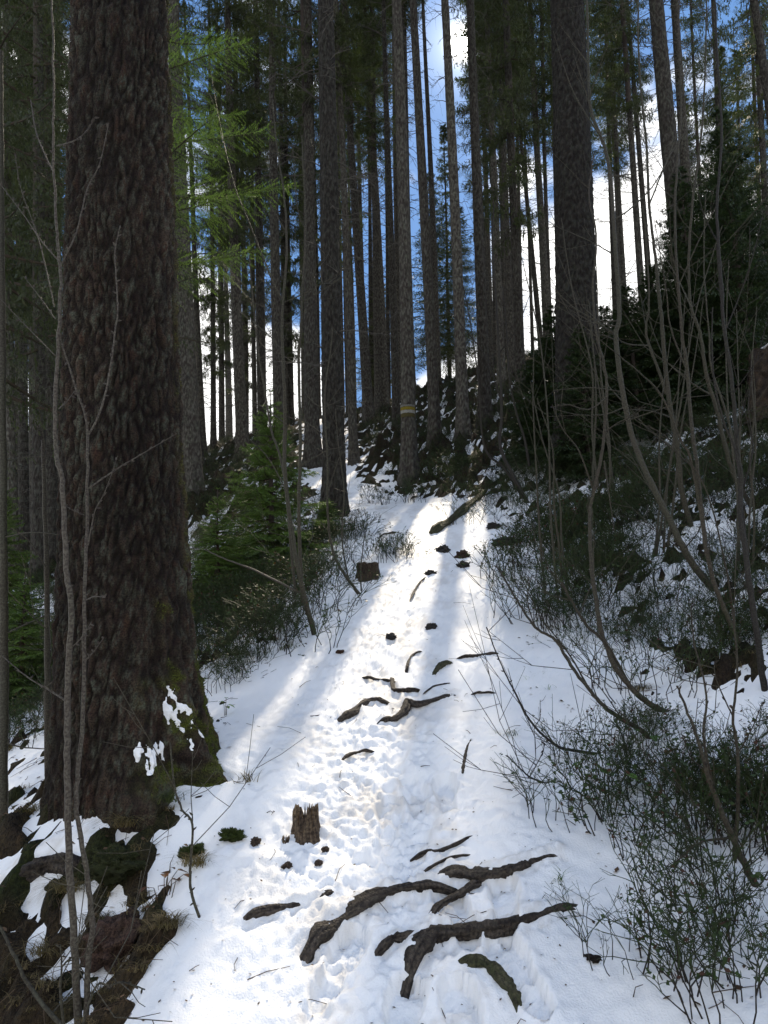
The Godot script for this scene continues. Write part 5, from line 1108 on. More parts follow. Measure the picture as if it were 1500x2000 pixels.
func great_spruce() -> void:
	var at := Vector3(-1.105, 0.0, -3.27)
	at.y = macro(at.x, 3.27) - 0.07
	var o := thing("great_spruce", "huge old spruce with furrowed lichen-covered bark, left foreground", "spruce tree", at)
	o.rotation.z = 0.024
	var sides := 300
	var pts := PackedVector3Array()
	var cols := PackedColorArray()
	var rows := 0
	var h := -0.30
	while h < 25.0:
		rows += 1
		for s in sides:
			var g := TAU * s / sides
			var e := great_surface(g, maxf(h, 0.0) if h < 5.6 else h)
			var r: float = e[0]
			if h > 5.6:
				r = maxf(0.03, great_radius(5.6) * (1.0 - (h - 5.6) / 20.0))
			var q: Vector3 = e[4]
			pts.append(Vector3(cos(g) * r, h, -sin(g) * r))
			var col := Color(0.016, 0.011, 0.008).lerp(Color(0.086, 0.061, 0.043), e[1])
			col = col.lerp(Color(0.062, 0.026, 0.016), clampf(n_mid.get_noise_3d(q.x * 4.0 + 9.0, h * 2.2, q.z * 4.0) * 1.8 - 0.1, 0.0, 0.75) * e[1])
			var lich := n_fine.get_noise_3d(q.x * 9.0, h * 8.0, q.z * 9.0) + 0.55 * n_mid.get_noise_3d(q.x * 3.0, h * 2.0 + 50.0, q.z * 3.0)
			col = col.lerp(Color(0.105, 0.115, 0.085), smoothstep(0.10, 0.32, lich) * 0.8 * clampf(float(e[1]) * 1.4, 0.0, 1.0))
			col = col.lerp(Color(0.085, 0.105, 0.014).lerp(Color(0.08, 0.072, 0.022), clampf(h / 1.2, 0.0, 1.0)), clampf(float(e[3]), 0.0, 0.92))  # real moss, its green lightened towards the foot in place of sunlight
			cols.append(col * (0.9 + 0.6 * n_big.get_noise_3d(q.x * 1.5, h * 0.5, q.z * 1.5)))
		h += 0.0128 if h < 5.2 else 0.6
	var b := Build.new()
	b.grid(sides, rows, pts, cols, true)
	obj("trunk", b.into(ArrayMesh.new(), M.great_bark), o)
	# tufts of moss on the sunny flank
	var moss := Build.new()
	rng.seed = 12
	for k in 26000:
		var g := rng.randfn(-0.05, 0.55)
		var y := pow(rng.randf(), 1.5) * 4.8
		if rng.randf() < 0.5:
			y = rng.randf() * 0.75
			g = rng.randfn(-0.5, 0.6)
		var e := great_surface(g, y)
		if e[3] < 0.3:
			continue
		var out := Vector3(cos(g), 0, -sin(g))
		var p: Vector3 = out * (float(e[0]) - 0.002) + Vector3(0, y, 0)
		var d := (out + Vector3(rng.randfn(0, 0.6), rng.randfn(0.1, 0.6), rng.randfn(0, 0.6))).normalized() * rng.randf_range(0.006, 0.016)
		var w := Vector3(-out.z, rng.randfn(0, 0.8), out.x).normalized() * 0.0022
		moss.tri(p - w, p + w, p + d, Color(0.10, 0.125, 0.016).lerp(Color(0.13, 0.115, 0.04), clampf(y * 0.35 + rng.randfn(0, 0.15), 0.0, 1.0)))
	structure(obj("moss_fringe", moss.into(ArrayMesh.new(), M.grass), o), "stuff")
	# snow caught in the crevices of the sunny buttress: thin sheets that the bark pierces
	for patch in [[-0.62, 0.33, 0.16, 0.08], [-0.95, 0.17, 0.20, 0.07], [-0.45, 0.20, 0.14, 0.07]]:
		var sp := PackedVector3Array()
		var sc := PackedColorArray()
		for yy in 60:
			for ss in 60:
				var u: float = ss / 29.5 - 1.0
				var w: float = yy / 29.5 - 1.0
				var g: float = patch[0] + u * patch[2] - w * 0.06
				var y: float = maxf(0.0, patch[1] + w * patch[3])
				var s := great_surface(g, y)
				var low: float = float(s[0]) - 0.019 * float(s[1]) + 0.005
				var thick: float = 0.010 * (1.0 - u * u - w * w) + 0.009 * n_fine.get_noise_2d(g * 1.3, y * 1.5) + 0.020 * n_mid.get_noise_2d(g * 2.6, y * 3.5) - (0.009 if patch[1] < 0.38 and patch[0] < -0.5 else 0.0135)
				sp.append(Vector3(cos(g), 0, -sin(g)) * (low + thick) + Vector3(0, y, 0))
				sc.append(Color(0.86, 0.855, 0.84))
		var sb := Build.new()
		sb.grid(60, 60, sp, sc)
		structure(obj("snow_crust", sb.into(ArrayMesh.new(), M.snow), o), "stuff")
	var cr := Build.new()
	var lf := Build.new()
	for k in 60:
		var g := rng.randf() * TAU
		var y := rng.randf_range(12.0, 23.0)
		bough(cr, lf, Vector3(0, y, 0), Vector3(cos(g), -0.05, sin(g)).normalized(), 2.6 * (1.0 - (y - 12.0) / 13.0) + 0.3, 0.3, 0.1, 7, 0.1, 0.02, Color(0.04, 0.062, 0.026))
	var m := ArrayMesh.new()
	cr.into(m, M.dry_wood)
	lf.into(m, M.needle)
	obj("crown", m, o)


# ---------------------------------------------------------------- small things

# an uneven lump: a squashed sphere pushed about by noise
func lump(size: float, flat: float, wild: float, m: Material, col: Color, sd: int, sides := 18, facets := false) -> ArrayMesh:
	var rows := sides / 2 + 1
	var pts := PackedVector3Array()
	var cols := PackedColorArray()
	for y in rows:
		var a := -PI / 2.0 + PI * y / (rows - 1)
		for s in sides:
			var g := TAU * s / sides
			var o := Vector3(cos(g) * cos(a), sin(a), -sin(g) * cos(a))
			var k := n_mid.get_noise_3d(o.x * 0.45 + sd * 3.7, o.y * 0.45, o.z * 0.45) * 1.5 + 0.5 * n_mid.get_noise_3d(o.x * 1.2 + sd, o.y * 1.2, o.z * 1.2)
			if facets:
				k = snappedf(k, 0.25)
			var r := size * (1.0 + wild * k)
			pts.append(Vector3(o.x * r, o.y * r * flat, o.z * r))
			cols.append(col * (1.0 + 0.5 * n_fine.get_noise_3d(o.x + sd, o.y, o.z)))
	var b := Build.new()
	b.grid(sides, rows, pts, cols, true)
	return b.into(ArrayMesh.new(), m)


func spline(p: Array, per: int) -> PackedVector3Array:
	var out := PackedVector3Array()
	for k in p.size() - 1:
		var a: Vector3 = p[maxi(k - 1, 0)]
		var b: Vector3 = p[k]
		var c: Vector3 = p[k + 1]
		var d: Vector3 = p[mini(k + 2, p.size() - 1)]
		for j in per:
			out.append(b.cubic_interpolate(c, a, d, float(j) / per))
	out.append(p[-1])
	return out


func shrubs() -> void:
	rng.seed = 9
	for s in SHRUBS:
		var foot: Vector3 = s.stems[0].pts[0]
		var o := thing(s.name, s.label, s.category, foot)
		var pale: bool = "pale" in s.label
		var bark := Color(0.085, 0.074, 0.062) if pale else Color(0.058, 0.054, 0.04)
		if "brown" in s.label:
			bark = Color(0.054, 0.047, 0.035)
		if "dark" in s.label:
			bark = Color(0.030, 0.027, 0.023)
		bark *= 1.45
		for e in s.stems:
			var list := []
			for p in e.pts:
				list.append(p - foot)
			if e.part in ["stem"] and e.pts[0].y < 99.0:
				list[0] = list[0] + (list[0] - list[1]).normalized() * 0.06
			var pts := spline(list, 6)
			var count := pts.size()
			var wob: float = minf(e.r0 * 0.12, 0.0012)
			for k in range(1, count - 1):
				pts[k] += Vector3(rng.randfn(0, wob), rng.randfn(0, wob), rng.randfn(0, wob))
			var b := Build.new()
			var r := radii(count, e.r0, e.r1)
			for k in count:
				r[k] *= 1.0 + 0.10 * n_fine.get_noise_1d(k * 3.1 + e.r0 * 900.0)
			b.tube(pts, r, 10 if e.r0 > 0.006 else 6, bark, true, bark * 0.85)
			# buds and side twiglets, part of the same shoot
			if e.r1 < 0.008:
				for k in range(3, count - 1, 2):
					var t := (pts[k + 1] - pts[k - 1]).normalized()
					var away := (t * 0.8 + Vector3(rng.randfn(0, 1), rng.randfn(0.2, 0.7), rng.randfn(0, 1)).normalized()).normalized()
					if rng.randf() < 0.76 or pale:
						b.tube(PackedVector3Array([pts[k], pts[k] + away * 0.008, pts[k] + away * 0.014]), PackedFloat32Array([0.0022, 0.0028, 0.0008]), 5, bark * 0.8)
					else:
						var reach := 1.0 if foot.z > -3.4 else 1.6
						var l := rng.randf_range(0.08, 0.42) * reach
						var mid := pts[k] + away * l * 0.5 + Vector3(rng.randfn(0, 0.015), rng.randfn(0, 0.015), 0)
						var end := pts[k] + away * l + Vector3(rng.randfn(0, 0.02), l * 0.28, 0)
						var rr := maxf(e.r1 * 0.6, 0.0016)
						b.tube(PackedVector3Array([pts[k], mid, end]), radii(3, rr, 0.0011), 5, bark)
						for j in rng.randi_range(1, 4):
							var q := mid.lerp(end, rng.randf()) if j > 0 else mid
							var turn := (away + Vector3(rng.randfn(0, 0.8), rng.randfn(0.35, 0.5), rng.randfn(0, 0.8))).normalized() * l * rng.randf_range(0.25, 0.7)
							b.tube(PackedVector3Array([q, q + turn * 0.5 + Vector3(0, -0.006, 0), q + turn]), radii(3, rr * 0.65, 0.0008), 4, bark)
			obj(e.part, b.into(ArrayMesh.new(), M.twig), o)


func roots() -> void:
	rng.seed = 15
	for e in ROOTS:
		var list := []
		var count: int = e.pts.size()
		for k in count:
			var p: Vector2 = e.pts[k]
			var lift: float = e.lift * e.r0
			if e.name == "tree_root":
				lift -= e.r0 * (0.30 + 0.1 * sin(k * 2.4 + e.r0 * 500.0))
			if k == count - 1:
				lift -= e.r1 * 0.9
			var y := macro(p.x, p.y) + 0.01 if p.x > -0.6 else soil_at(p.x, p.y)
			list.append(Vector3(p.x, y + lift, -p.y))
		var foot: Vector3 = list[0]
		for k in count:
			list[k] -= foot
		if e.name != "fallen_twig":
			list.append(list[count - 1] + (list[count - 1] - list[count - 2]).normalized() * 0.16 - Vector3(0, 0.07, 0))
			list.push_front(list[0] - (list[1] - list[0]).normalized() * 0.10 - Vector3(0, 0.06, 0))
		var pts := spline(list, 9)
		var sides := 22
		var n := pts.size()
		var grid := PackedVector3Array()
		var cols := PackedColorArray()
		var t := (pts[1] - pts[0]).normalized()
		var a := t.cross(Vector3.UP).normalized()
		for k in n:
			t = (pts[mini(k + 1, n - 1)] - pts[maxi(k - 1, 0)]).normalized()
			a = (a - t * a.dot(t)).normalized()
			var up := a.cross(t)
			var z := float(k) / (n - 1)
			var r: float = lerpf(e.r0, e.r1, z) * (1.0 + 0.45 * n_mid.get_noise_2d(z * 1.3 + e.r0 * 200.0, 3.0)) * (0.5 + 0.5 * smoothstep(0.0, 0.2, z)) * (0.55 + 0.45 * smoothstep(1.0, 0.8, z))
			if k == 0 or k == n - 1:
				r *= 0.35
			for s in sides:
				var g := TAU * s / sides
				var ridge := 0.16 * sin(g * 3.0 + z * 4.0 + e.r0 * 300.0) + 0.30 * n_fine.get_noise_3d(cos(g) * 0.5 + e.r0 * 777.0, z * 1.2, sin(g) * 0.5) + 0.10 * n_fine.get_noise_3d(cos(g) * 2.0, z * 2.0, sin(g) * 2.0)
				grid.append(pts[k] + (a * cos(g) * 1.1 + up * -sin(g) * 0.9) * r * (1.0 + ridge))
				var col := Color(0.034, 0.026, 0.021).lerp(Color(0.115, 0.092, 0.074), clampf(0.45 + 1.3 * n_fine.get_noise_3d(cos(g) * 1.1, z * 0.35 + e.r0 * 50.0, sin(g) * 1.1), 0.0, 1.0))
				if "moss" in e.label:
					col = col.lerp(Color(0.075, 0.085, 0.03), 0.5)
				cols.append(col)
		var b := Build.new()
		b.grid(sides, n, grid, cols, true)
		var o := obj(e.name, b.into(ArrayMesh.new(), M.root))
		o.position = foot
		tag(o, e.label, e.category)


# a bush of bilberry: thin angular green-brown shoots, few small leaves
func bilberry(shoots: int, high: float, wide: float, leafy: float, sd: int) -> ArrayMesh:
	rng.seed = sd
	var b := Build.new()
	var l := Build.new()
	for k in shoots:
		var g := rng.randf() * TAU
		var rr := sqrt(rng.randf()) * wide * 0.55
		var p := Vector3(cos(g) * rr, -0.02, sin(g) * rr)
		var dir := Vector3(cos(g) * 0.5 * rr / wide + rng.randfn(0, 0.3), 1.0, sin(g) * 0.5 * rr / wide + rng.randfn(0, 0.3)).normalized()
		shoot(b, l, p, dir, high * rng.randf_range(0.6, 1.1), 0.0034, 3, leafy)
	var m := ArrayMesh.new()
	b.into(m, M.leaf)
	l.into(m, M.leaf)
	return m


func shoot(b: Build, l: Build, p: Vector3, dir: Vector3, length: float, r: float, level: int, leafy: float) -> void:
	var seg := length * 0.40
	var bend := (dir + Vector3(rng.randfn(0, 0.22), rng.randfn(0, 0.1), rng.randfn(0, 0.22))).normalized()
	var mid := p + dir * seg * 0.5
	var end := mid + bend * seg * 0.5
	var green := Color(0.036, 0.034, 0.016).lerp(Color(0.046, 0.076, 0.020), rng.randf()) if level < 3 else Color(0.035, 0.025, 0.019)
	b.tube(PackedVector3Array([p, mid, end]), radii(3, r, r * 0.75), 3, green, level == 0)
	if rng.randf() < leafy and level < 3:
		for k in 2:
			var q := mid.lerp(end, rng.randf())
			var o := Vector3(rng.randfn(0, 1), rng.randfn(0.4, 0.6), rng.randfn(0, 1)).normalized()
			var w := o.cross(dir).normalized() * 0.0065
			var col := Color(0.036, 0.062, 0.018) if rng.randf() < 0.8 else Color(0.07, 0.03, 0.018)
			l.tri(q, q + o * 0.010 + w, q + o * 0.021, col)
			l.tri(q, q + o * 0.021, q + o * 0.010 - w, col)
	if level == 0:
		return
	var forks := 2 if rng.randf() < 0.72 else 3
	for k in forks:
		var d := (bend + Vector3(rng.randfn(0, 0.52), rng.randfn(0.05, 0.32), rng.randfn(0, 0.52))).normalized()
		shoot(b, l, end, d, length * rng.randf_range(0.58, 0.8), r * 0.72, level - 1, leafy)


func grass_tuft(blades: int, high: float, fall: float, col: Color, sd: int) -> ArrayMesh:
	rng.seed = sd
	var b := Build.new()
	for k in blades:
		var g := rng.randf() * TAU
		var p := Vector3(rng.randfn(0, 0.02), -0.01, rng.randfn(0, 0.02))
		var d := Vector3(cos(g) * 0.45, 1, sin(g) * 0.45).normalized()
		var l := high * rng.randf_range(0.5, 1.15)
		var w := Vector3(-sin(g), 0, cos(g)) * 0.0016
		var c := col * rng.randf_range(0.7, 1.3)
		var last := p
		for j in 5:
			var t := (j + 1) / 5.0
			var q := p + d * l * t + Vector3(cos(g), -1.0, sin(g)) * fall * l * t * t * 0.6
			var ww := w * (1.0 - t * 0.85)
			b.tri(last - w, last + w, q + ww, c)
			b.tri(last - w, q + ww, q - ww, c)
			w = ww
			last = q
	return b.into(ArrayMesh.new(), M.grass)


func undergrowth() -> void:
	var kinds := []
	for k in 4:
		kinds.append(bilberry(8, 0.41, 0.30, 0.12, 500 + k))
	for k in 2:
		kinds.append(bilberry(16, 0.35, 0.34, 0.3, 600 + k))
	for e in BUSHES:
		var o := thing("bilberry_bush", e.label, "bilberry bush", Vector3(e.x, ground(e.x, e.d) - 0.02, -e.d))
		rng.seed = int(e.x * 1000.0) + 77
		for k in e.n:
			var c := obj("shoots", kinds[(4 if e.dense else 0) + k % (2 if e.dense else 4)], o)
			var g := rng.randf() * TAU
			var rr: float = sqrt(rng.randf()) * e.w
			var x: float = e.x + cos(g) * rr
			var d: float = e.d + sin(g) * rr
			c.position = Vector3(x - e.x, ground(x, d) - 0.02 - o.position.y, -(d - e.d))
			c.rotation.y = rng.randf() * TAU
			structure(c, "stuff")
			c.scale = Vector3.ONE * e.s * rng.randf_range(0.75, 1.15)
	# the carpet of bilberry further up and on the banks, too many to count
	rng.seed = 88
	var places: Array[Transform3D] = []
	while places.size() < 3300:
		var d := 1.6 + 26.0 * pow(rng.randf(), 1.15)
		var x := rng.randf_range(-0.6, 0.6) * (d + 1.0)
		var u := x - look(path_table, d)
		if u > -0.75 and u < 0.85:
			continue
		if d > 9.0 and rng.randf() < 0.2:
			pass
		var clump := n_mid.get_noise_2d(x * 0.35 + 200.0, d * 0.35)
		var lift := soil_at(x, d) - snow_at(x, d)
		if u > 0 and d < 8.0 and clump < (0.02 if d < 3.6 else -0.12) and lift < 0.0:
			continue
		if u > 0 and d < 3.3 and rng.randf() < 0.6:
			continue
		if u < 0 and d < 4.2:
			continue
		if d >= 9.0 and rng.randf() < 0.35:
			continue
		if d >= 8.0 and lift < -0.01 and clump < -0.05:
			continue
		if absf(x + 1.0) < 0.5 and absf(d - 3.3) < 0.6:
			continue
		var s := rng.randf_range(0.6, 1.0) * (0.75 if d < 5.0 else 1.0)
		places.append(Transform3D(Basis(Vector3.UP, rng.randf() * TAU).scaled(Vector3(s, s * 0.9, s)), Vector3(x, ground(x, d) - 0.02, -d)))
	for half in 2:
		var mm := MultiMesh.new()
		mm.transform_format = MultiMesh.TRANSFORM_3D
		mm.mesh = kinds[1 + half * 3]
		mm.instance_count = places.size() / 2
		for k in mm.instance_count:
			mm.set_instance_transform(k, places[k * 2 + half])
		var o := MultiMeshInstance3D.new()
		o.multimesh = mm
		o.name = numbered("bilberry_undergrowth")
		add_child(o)
		structure(o, "stuff")
		tag(o, "low green bilberry undergrowth poking through the snow on both banks" if half == 0 else "denser leafy bilberry undergrowth on tussocks of both banks", "undergrowth")
	# dry stalks and litter twigs lying on the ground
	rng.seed = 61
	var b := Build.new()
	for k in 9000:
		var d := 1.7 + 14.0 * pow(rng.randf(), 1.6)
		var x := rng.randf_range(-0.58, 0.58) * (d + 0.6)
		var u := x - look(path_table, d)
		if soil_at(x, d) < snow_at(x, d) and rng.randf() < (0.96 if absf(u) < 0.7 else 0.82):
			continue
		var g := rng.randf() * TAU
		var l := 0.02 + 0.1 * pow(rng.randf(), 2.0)
		var y := ground(x, d)
		var y2 := ground(x + cos(g) * l, d + sin(g) * l)
		b.tube(PackedVector3Array([Vector3(x, y + 0.003, -d), Vector3(x + cos(g) * l * 0.5 + rng.randfn(0, 0.006), (y + y2) * 0.5 + rng.randf() * 0.015, -d - sin(g) * l * 0.5), Vector3(x + cos(g) * l, y2 + 0.004, -d - sin(g) * l)]), radii(3, rng.randf_range(0.0008, 0.0018), 0.0007), 4, Color(0.075, 0.052, 0.033) * rng.randf_range(0.6, 1.5))
	for k in 9000:
		var d := 1.7 + 10.0 * pow(rng.randf(), 1.5)
		var x := rng.randf_range(-0.58, 0.58) * (d + 0.6)
		var u := x - look(path_table, d)
		if soil_at(x, d) < snow_at(x, d) and rng.randf() < (0.66 if absf(u) < 0.65 else 0.6):
			continue
		var y := ground(x, d)
		var g := rng.randf() * TAU
		var s := rng.randf_range(0.003, 0.013) * (0.45 if absf(u) < 0.65 else 1.0)
		var c := Color(0.08, 0.05, 0.03) * rng.randf_range(0.5, 1.6)
		var p := Vector3(x, y + 0.003, -d)
		var f := Vector3(cos(g), rng.randf_range(-0.2, 0.5), sin(g)) * s
		var w := Vector3(-sin(g), rng.randf_range(-0.2, 0.5), cos(g)) * s * 0.6
		b.tri(p - f, p + w, p + f, c)
		b.tri(p - f, p + f, p - w, c)
	var litter := obj("forest_litter", b.into(ArrayMesh.new(), M.dry_wood))
	structure(litter, "stuff")
	tag(litter, "scattered dry twigs and needle litter on snow and bare soil", "litter")
	var tuft := grass_tuft(26, 0.10, 1.4, Color(0.15, 0.11, 0.055), 3)
	rng.seed = 19
	var spots: Array[Transform3D] = []
	for k in 9000:
		var d := 1.7 + 8.0 * pow(rng.randf(), 1.3)
		var x := rng.randf_range(-0.6, 0.6) * (d + 0.5)
		if absf(x - look(path_table, d)) < 0.6 or soil_at(x, d) < snow_at(x, d) + 0.004 or n_mid.get_noise_2d(x * 0.6 + 11.0, d * 0.6) < -0.05:
			continue
		var s := rng.randf_range(0.4, 1.0)
		spots.append(Transform3D(Basis(Vector3.UP, rng.randf() * TAU).scaled(Vector3(s, s, s)), Vector3(x, soil_at(x, d), -d)))
	var gm := MultiMesh.new()
	gm.transform_format = MultiMesh.TRANSFORM_3D
	gm.mesh = tuft
	gm.instance_count = spots.size()
	for k in spots.size():
		gm.set_instance_transform(k, spots[k])
	var go := MultiMeshInstance3D.new()
	go.multimesh = gm
	go.name = numbered("dry_grass")
	add_child(go)
	structure(go, "stuff")
	tag(go, "short dry grass growing on the bare soil and tussocks beside the path", "grass")
	# grass
	for e in GRASS:
		var o := obj("grass_tuft", grass_tuft(e.n, e.h, e.fall, e.c, int(e.x * 777.0) + 5))
		o.position = Vector3(e.x, ground(e.x, e.d) + e.get("y", 0.0), -e.d)
		tag(o, e.label, "grass tuft")


func stones() -> void:
	var k := 0
	for e in STONES:
		k += 1
		var mossy: bool = e.name == "moss_cushion"
		var mesh := lump(e.s, e.flat, 0.42, M.moss if mossy else M.stone, e.c, k * 7, 40)
		if mossy:
			var fr := Build.new()
			rng.seed = k
			for j in 1500:
				var q := Vector3(rng.randfn(0, 1), absf(rng.randfn(0.2, 1)), rng.randfn(0, 1)).normalized()
				var kk := n_mid.get_noise_3d(q.x * 0.45 + k * 7 * 3.7, q.y * 0.45, q.z * 0.45) * 1.5 + 0.5 * n_mid.get_noise_3d(q.x * 1.2 + k * 7, q.y * 1.2, q.z * 1.2)
				var p: Vector3 = Vector3(q.x, q.y * e.flat, q.z) * e.s * (1.0 + 0.42 * kk)
				var w := q.cross(Vector3(rng.randfn(0, 1), 0.3, rng.randfn(0, 1))).normalized() * 0.0018
				fr.tri(p - w, p + w, p + (q + Vector3(rng.randfn(0, 0.6), 0.3, rng.randfn(0, 0.6))).normalized() * rng.randf_range(0.004, 0.009), Color(e.c) * rng.randf_range(0.8, 1.6))
			fr.into(mesh, M.grass)
		var o := obj(e.name, mesh)
		o.position = Vector3(e.x, ground(e.x, e.d) + e.s * e.flat * 0.25, -e.d)
		o.rotation = Vector3(0, k * 1.3, 0.2 * sin(k * 2.0))
		tag(o, e.label, e.cat)


# stumps: a ring of bark, splintered or sawn
func stump(called: String, label: String, x: float, d: float, r: float, high: float, splinter: float, cap: bool, dark: float) -> Node3D:
	var o := thing(called, label, "stump", Vector3(x, macro(x, d) - 0.03, -d))
	var sides := 72
	var rows := 26
	var pts := PackedVector3Array()
	var cols := PackedColorArray()
	for y in rows:
		for s in sides:
			var g := TAU * s / sides
			var q := Vector3(cos(g), 0, -sin(g))
			var t := float(y) / (rows - 1)
			var top := high * (1.0 - splinter * clampf(0.5 + n_mid.get_noise_2d(cos(g) * 0.9 + x * 9.0, sin(g) * 0.9) * 1.4 + 0.5 * n_fine.get_noise_2d(cos(g) * 3.0 + x, sin(g) * 3.0), 0.0, 1.0))
			var h := t * top
			var rr := r * (1.0 + 0.35 * exp(-h / (high * 0.25)) + 0.10 * sin(g * 5.0 + x * 4.0) + 0.12 * n_fine.get_noise_3d(q.x * 1.4 + x, h * 1.2, q.z * 1.4) - 0.08 * t + (0.10 * clampf((n_cell.get_noise_3d(q.x * 2.6, h * 6.0, q.z * 2.6) + 1.0) * 1.6, 0.0, 1.0) if r > 0.2 else 0.0))
			pts.append(q * rr + Vector3(0, h, 0))
			cols.append(Color(0.05, 0.035, 0.026).lerp(Color(0.14, 0.10, 0.065), clampf(0.4 + n_fine.get_noise_3d(q.x * 2.0, h * 0.8, q.z * 2.0) * 1.3, 0.0, 1.0)) * dark)
	var b := Build.new()
	b.grid(sides, rows, pts, cols, true)
	# the broken or sawn wood inside
	for s in sides:
		var a := pts[(rows - 1) * sides + s]
		var e := pts[(rows - 1) * sides + (s + 1) % sides]
		var deep := high * (0.35 * splinter)
		var ia := Vector3(a.x * 0.55, a.y - deep, a.z * 0.55)
		var ie := Vector3(e.x * 0.55, e.y - deep, e.z * 0.55)
		b.tri(a, e, ie, Color(0.16, 0.115, 0.07) * dark)
		b.tri(a, ie, ia, Color(0.16, 0.115, 0.07) * dark)
		b.tri(ia, ie, Vector3(0, high * (1.0 - splinter * 0.9), 0), Color(0.12, 0.085, 0.055) * dark)
	obj("wood", b.into(ArrayMesh.new(), M.root), o)
	if cap:
		var c := obj("snow_cap", lump(r * 0.8, 0.28, 0.35, M.snow, Color(0.86, 0.855, 0.84), int(d * 10.0), 26), o)
		c.position = Vector3(0, high * (1.0 - 0.5 * splinter), 0)
	return o


func stumps() -> void:
	stump("broken_stump", "small splintered brown stump standing in the sunlit snow beside the path", -0.30, 2.76, 0.043, 0.125, 0.55, false, 1.5)
	stump("stump_fragment", "small upright splinter of wood left of the broken stump", -0.365, 2.72, 0.014, 0.05, 0.5, false, 1.5)
	stump("sawn_stump", "dark sawn stump with a little snow on top, left edge of the path", -0.14, 6.05, 0.085, 0.155, 0.06, true, 0.8)
	stump("sawn_tree_stump", "tall reddish cut trunk with snow on top at the right edge", 4.22, 7.7, 0.33, 0.80, 0.05, true, 0.62)


func leaves() -> void:
	rng.seed = 4
	for e in LEAFY:
		var o := thing(e.name, e.label, e.cat, Vector3(e.x, ground(e.x, e.d), -e.d))
		for k in e.n:
			var b := Build.new()
			var g := rng.randf() * TAU
			var up := rng.randf_range(0.04, e.h)
			var at := Vector3(cos(g) * rng.randf() * e.w, up, sin(g) * rng.randf() * e.w)
			b.tube(PackedVector3Array([Vector3(at.x * 0.3, -0.02, at.z * 0.3), at * 0.6 + Vector3(0, 0.01, 0), at]), radii(3, 0.0015, 0.001), 4, Color(0.09, 0.06, 0.035))
			var f := Vector3(cos(g), rng.randf_range(-0.3, 0.5), sin(g)).normalized()
			var w := f.cross(Vector3.UP).normalized()
			var s: float = e.s * rng.randf_range(0.7, 1.2)
			var tilt := w.cross(f) * 0.25
			var c: Color = e.c * rng.randf_range(0.75, 1.25)
			var edge_l := []
			var edge_r := []
			for j in 8:
				var t := j / 7.0
				var half := s * 0.36 * sin(PI * pow(t, 0.75)) * (1.0 + 0.12 * (j % 2))
				var mid := at + f * s * t - Vector3(0, 0.25 * s * t * t, 0)
				edge_l.append([mid, mid + w * half + tilt * half])
				edge_r.append([mid, mid - w * half + tilt * half])
			for j in 7:
				b.tri(edge_l[j][0], edge_l[j][1], edge_l[j + 1][1], c)
				b.tri(edge_l[j][0], edge_l[j + 1][1], edge_l[j + 1][0], c)
				b.tri(edge_r[j][0], edge_r[j + 1][1], edge_r[j][1], c)
				b.tri(edge_r[j][0], edge_r[j + 1][0], edge_r[j + 1][1], c)
			obj("leaf", b.into(ArrayMesh.new(), M.leaf), o)


# ---------------------------------------------------------------- sky

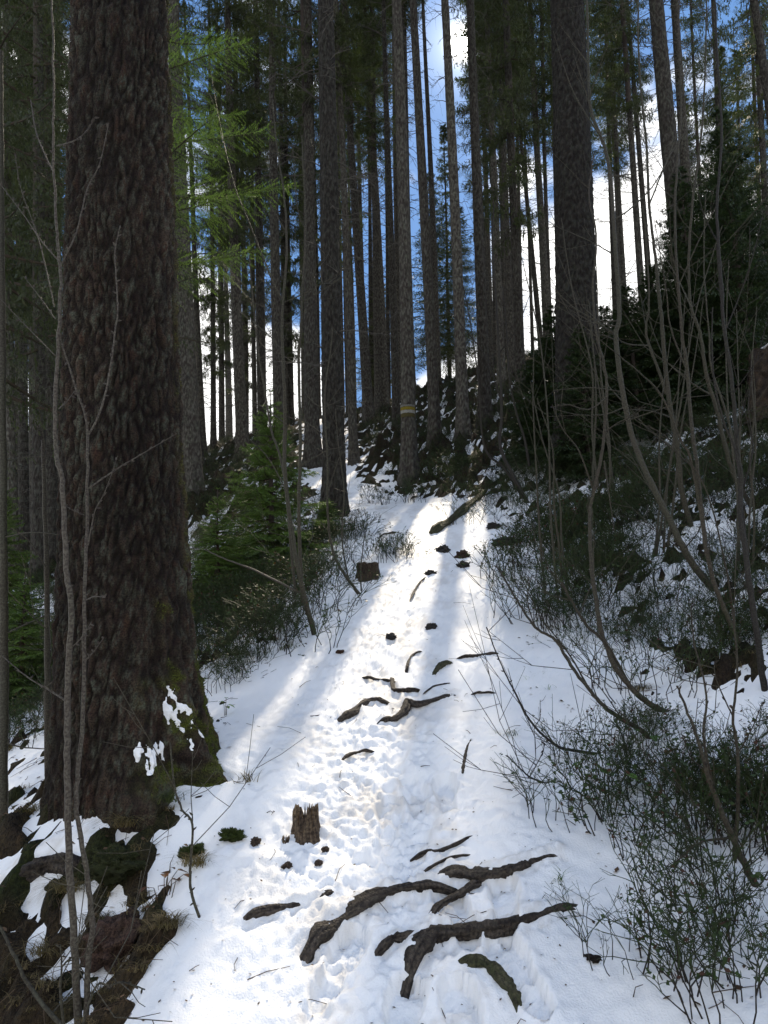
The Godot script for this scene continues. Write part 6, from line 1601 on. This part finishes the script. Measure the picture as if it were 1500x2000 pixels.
func sky_picture() -> ImageTexture:
	var w := 1024
	var h := 512
	var data := PackedFloat32Array()
	data.resize(w * h * 3)
	var puff := noise(FastNoiseLite.TYPE_SIMPLEX, 1.0, 5, 21)
	var sun := SUN.normalized()
	for y in h:
		var a := PI * (0.5 - (y + 0.5) / h)
		for x in w:
			var g := TAU * (x + 0.5) / w
			var dir := Vector3(sin(g) * cos(a), sin(a), -cos(g) * cos(a))
			var up := maxf(dir.y, 0.0)
			var c := Vector3(0.11, 0.235, 0.50).lerp(Vector3(0.20, 0.36, 0.62), pow(1.0 - up, 3.0))
			var s := dir.dot(sun)
			var glow := maxf(0.0, s)
			c += Vector3(1.0, 0.97, 0.9) * (0.10 * pow(glow, 70.0) + 0.45 * pow(glow, 1500.0) + 90.0 * pow(glow, 30000.0))
			if dir.y > -0.05:
				# a bank of cloud along the horizon, with loose puffs above
				var q := Vector3(dir.x, dir.y * 1.7, dir.z) * 2.4
				var f := puff.get_noise_3d(q.x, q.y, q.z) + 0.35 * puff.get_noise_3d(q.x * 4.0, q.y * 4.0, q.z * 4.0)
				var bank := 1.05 - 2.35 * up + 0.42 * exp(-pow(wrapf(g - 0.32, -PI, PI) / 0.22, 2.0)) - 0.22 * exp(-pow(wrapf(g + 0.04, -PI, PI) / 0.10, 2.0))
				bank = maxf(bank, -0.08) - 0.55 * exp(-pow(wrapf(g - 0.06, -PI, PI) / 0.17, 2.0)) * smoothstep(0.32, 0.5, up)
				var veil := smoothstep(-0.05, 0.28, f + bank - 0.02)
				var white := Vector3(1.42, 1.40, 1.36) * (0.8 + 0.3 * f) + Vector3(1.0, 0.97, 0.92) * 0.25 * pow(glow, 20.0)
				c = c.lerp(white, veil * 0.95)
			if dir.y < 0.0:
				c = Vector3(0.45, 0.47, 0.5)
			var k := (y * w + x) * 3
			data[k] = c.x
			data[k + 1] = c.y
			data[k + 2] = c.z
	return ImageTexture.create_from_image(Image.create_from_data(w, h, false, Image.FORMAT_RGBF, data.to_byte_array()))


const SUN := Vector3(0.105, 0.653, -0.750)


func _ready() -> void:
	var cam := Camera3D.new()
	cam.name = "camera"
	cam.fov = 67.0
	cam.near = 0.05
	cam.far = 600.0
	cam.position = Vector3(0, 1.6, 0)
	cam.rotation_degrees = Vector3(10, 0, -2)
	add_child(cam)
	cam.current = true
	var env := Environment.new()
	env.background_mode = Environment.BG_SKY
	var sky := Sky.new()
	var panorama := PanoramaSkyMaterial.new()
	panorama.panorama = sky_picture()
	sky.sky_material = panorama
	env.sky = sky
	env.background_energy_multiplier = 1.0
	env.tonemap_mode = Environment.TONE_MAPPER_LINEAR
	env.tonemap_exposure = 1.5
	env.sdfgi_enabled = true
	env.ssao_enabled = true
	env.ssil_enabled = true
	var we := WorldEnvironment.new()
	we.name = "environment"
	we.environment = env
	add_child(we)
	var lamp := DirectionalLight3D.new()
	lamp.name = "sun"
	lamp.light_energy = 1.06
	lamp.light_color = Color(1.0, 0.94, 0.84)
	lamp.light_angular_distance = 0.53
	lamp.shadow_enabled = true
	add_child(lamp)
	lamp.look_at_from_position(Vector3.ZERO, -SUN, Vector3.UP)

	n_big = noise(FastNoiseLite.TYPE_SIMPLEX_SMOOTH, 0.9, 2, 1)
	n_mid = noise(FastNoiseLite.TYPE_SIMPLEX_SMOOTH, 3.2, 2, 2)
	n_fine = noise(FastNoiseLite.TYPE_SIMPLEX_SMOOTH, 11.0, 2, 3)
	n_cell = noise(FastNoiseLite.TYPE_CELLULAR, 1.6, 1, 4)
	n_cell.cellular_return_type = FastNoiseLite.RETURN_DISTANCE2_SUB
	tables()
	materials()
	land()
	great_spruce()
	spruces()
	young_spruces()
	shrubs()
	roots()
	stumps()
	stones()
	undergrowth()
	leaves()
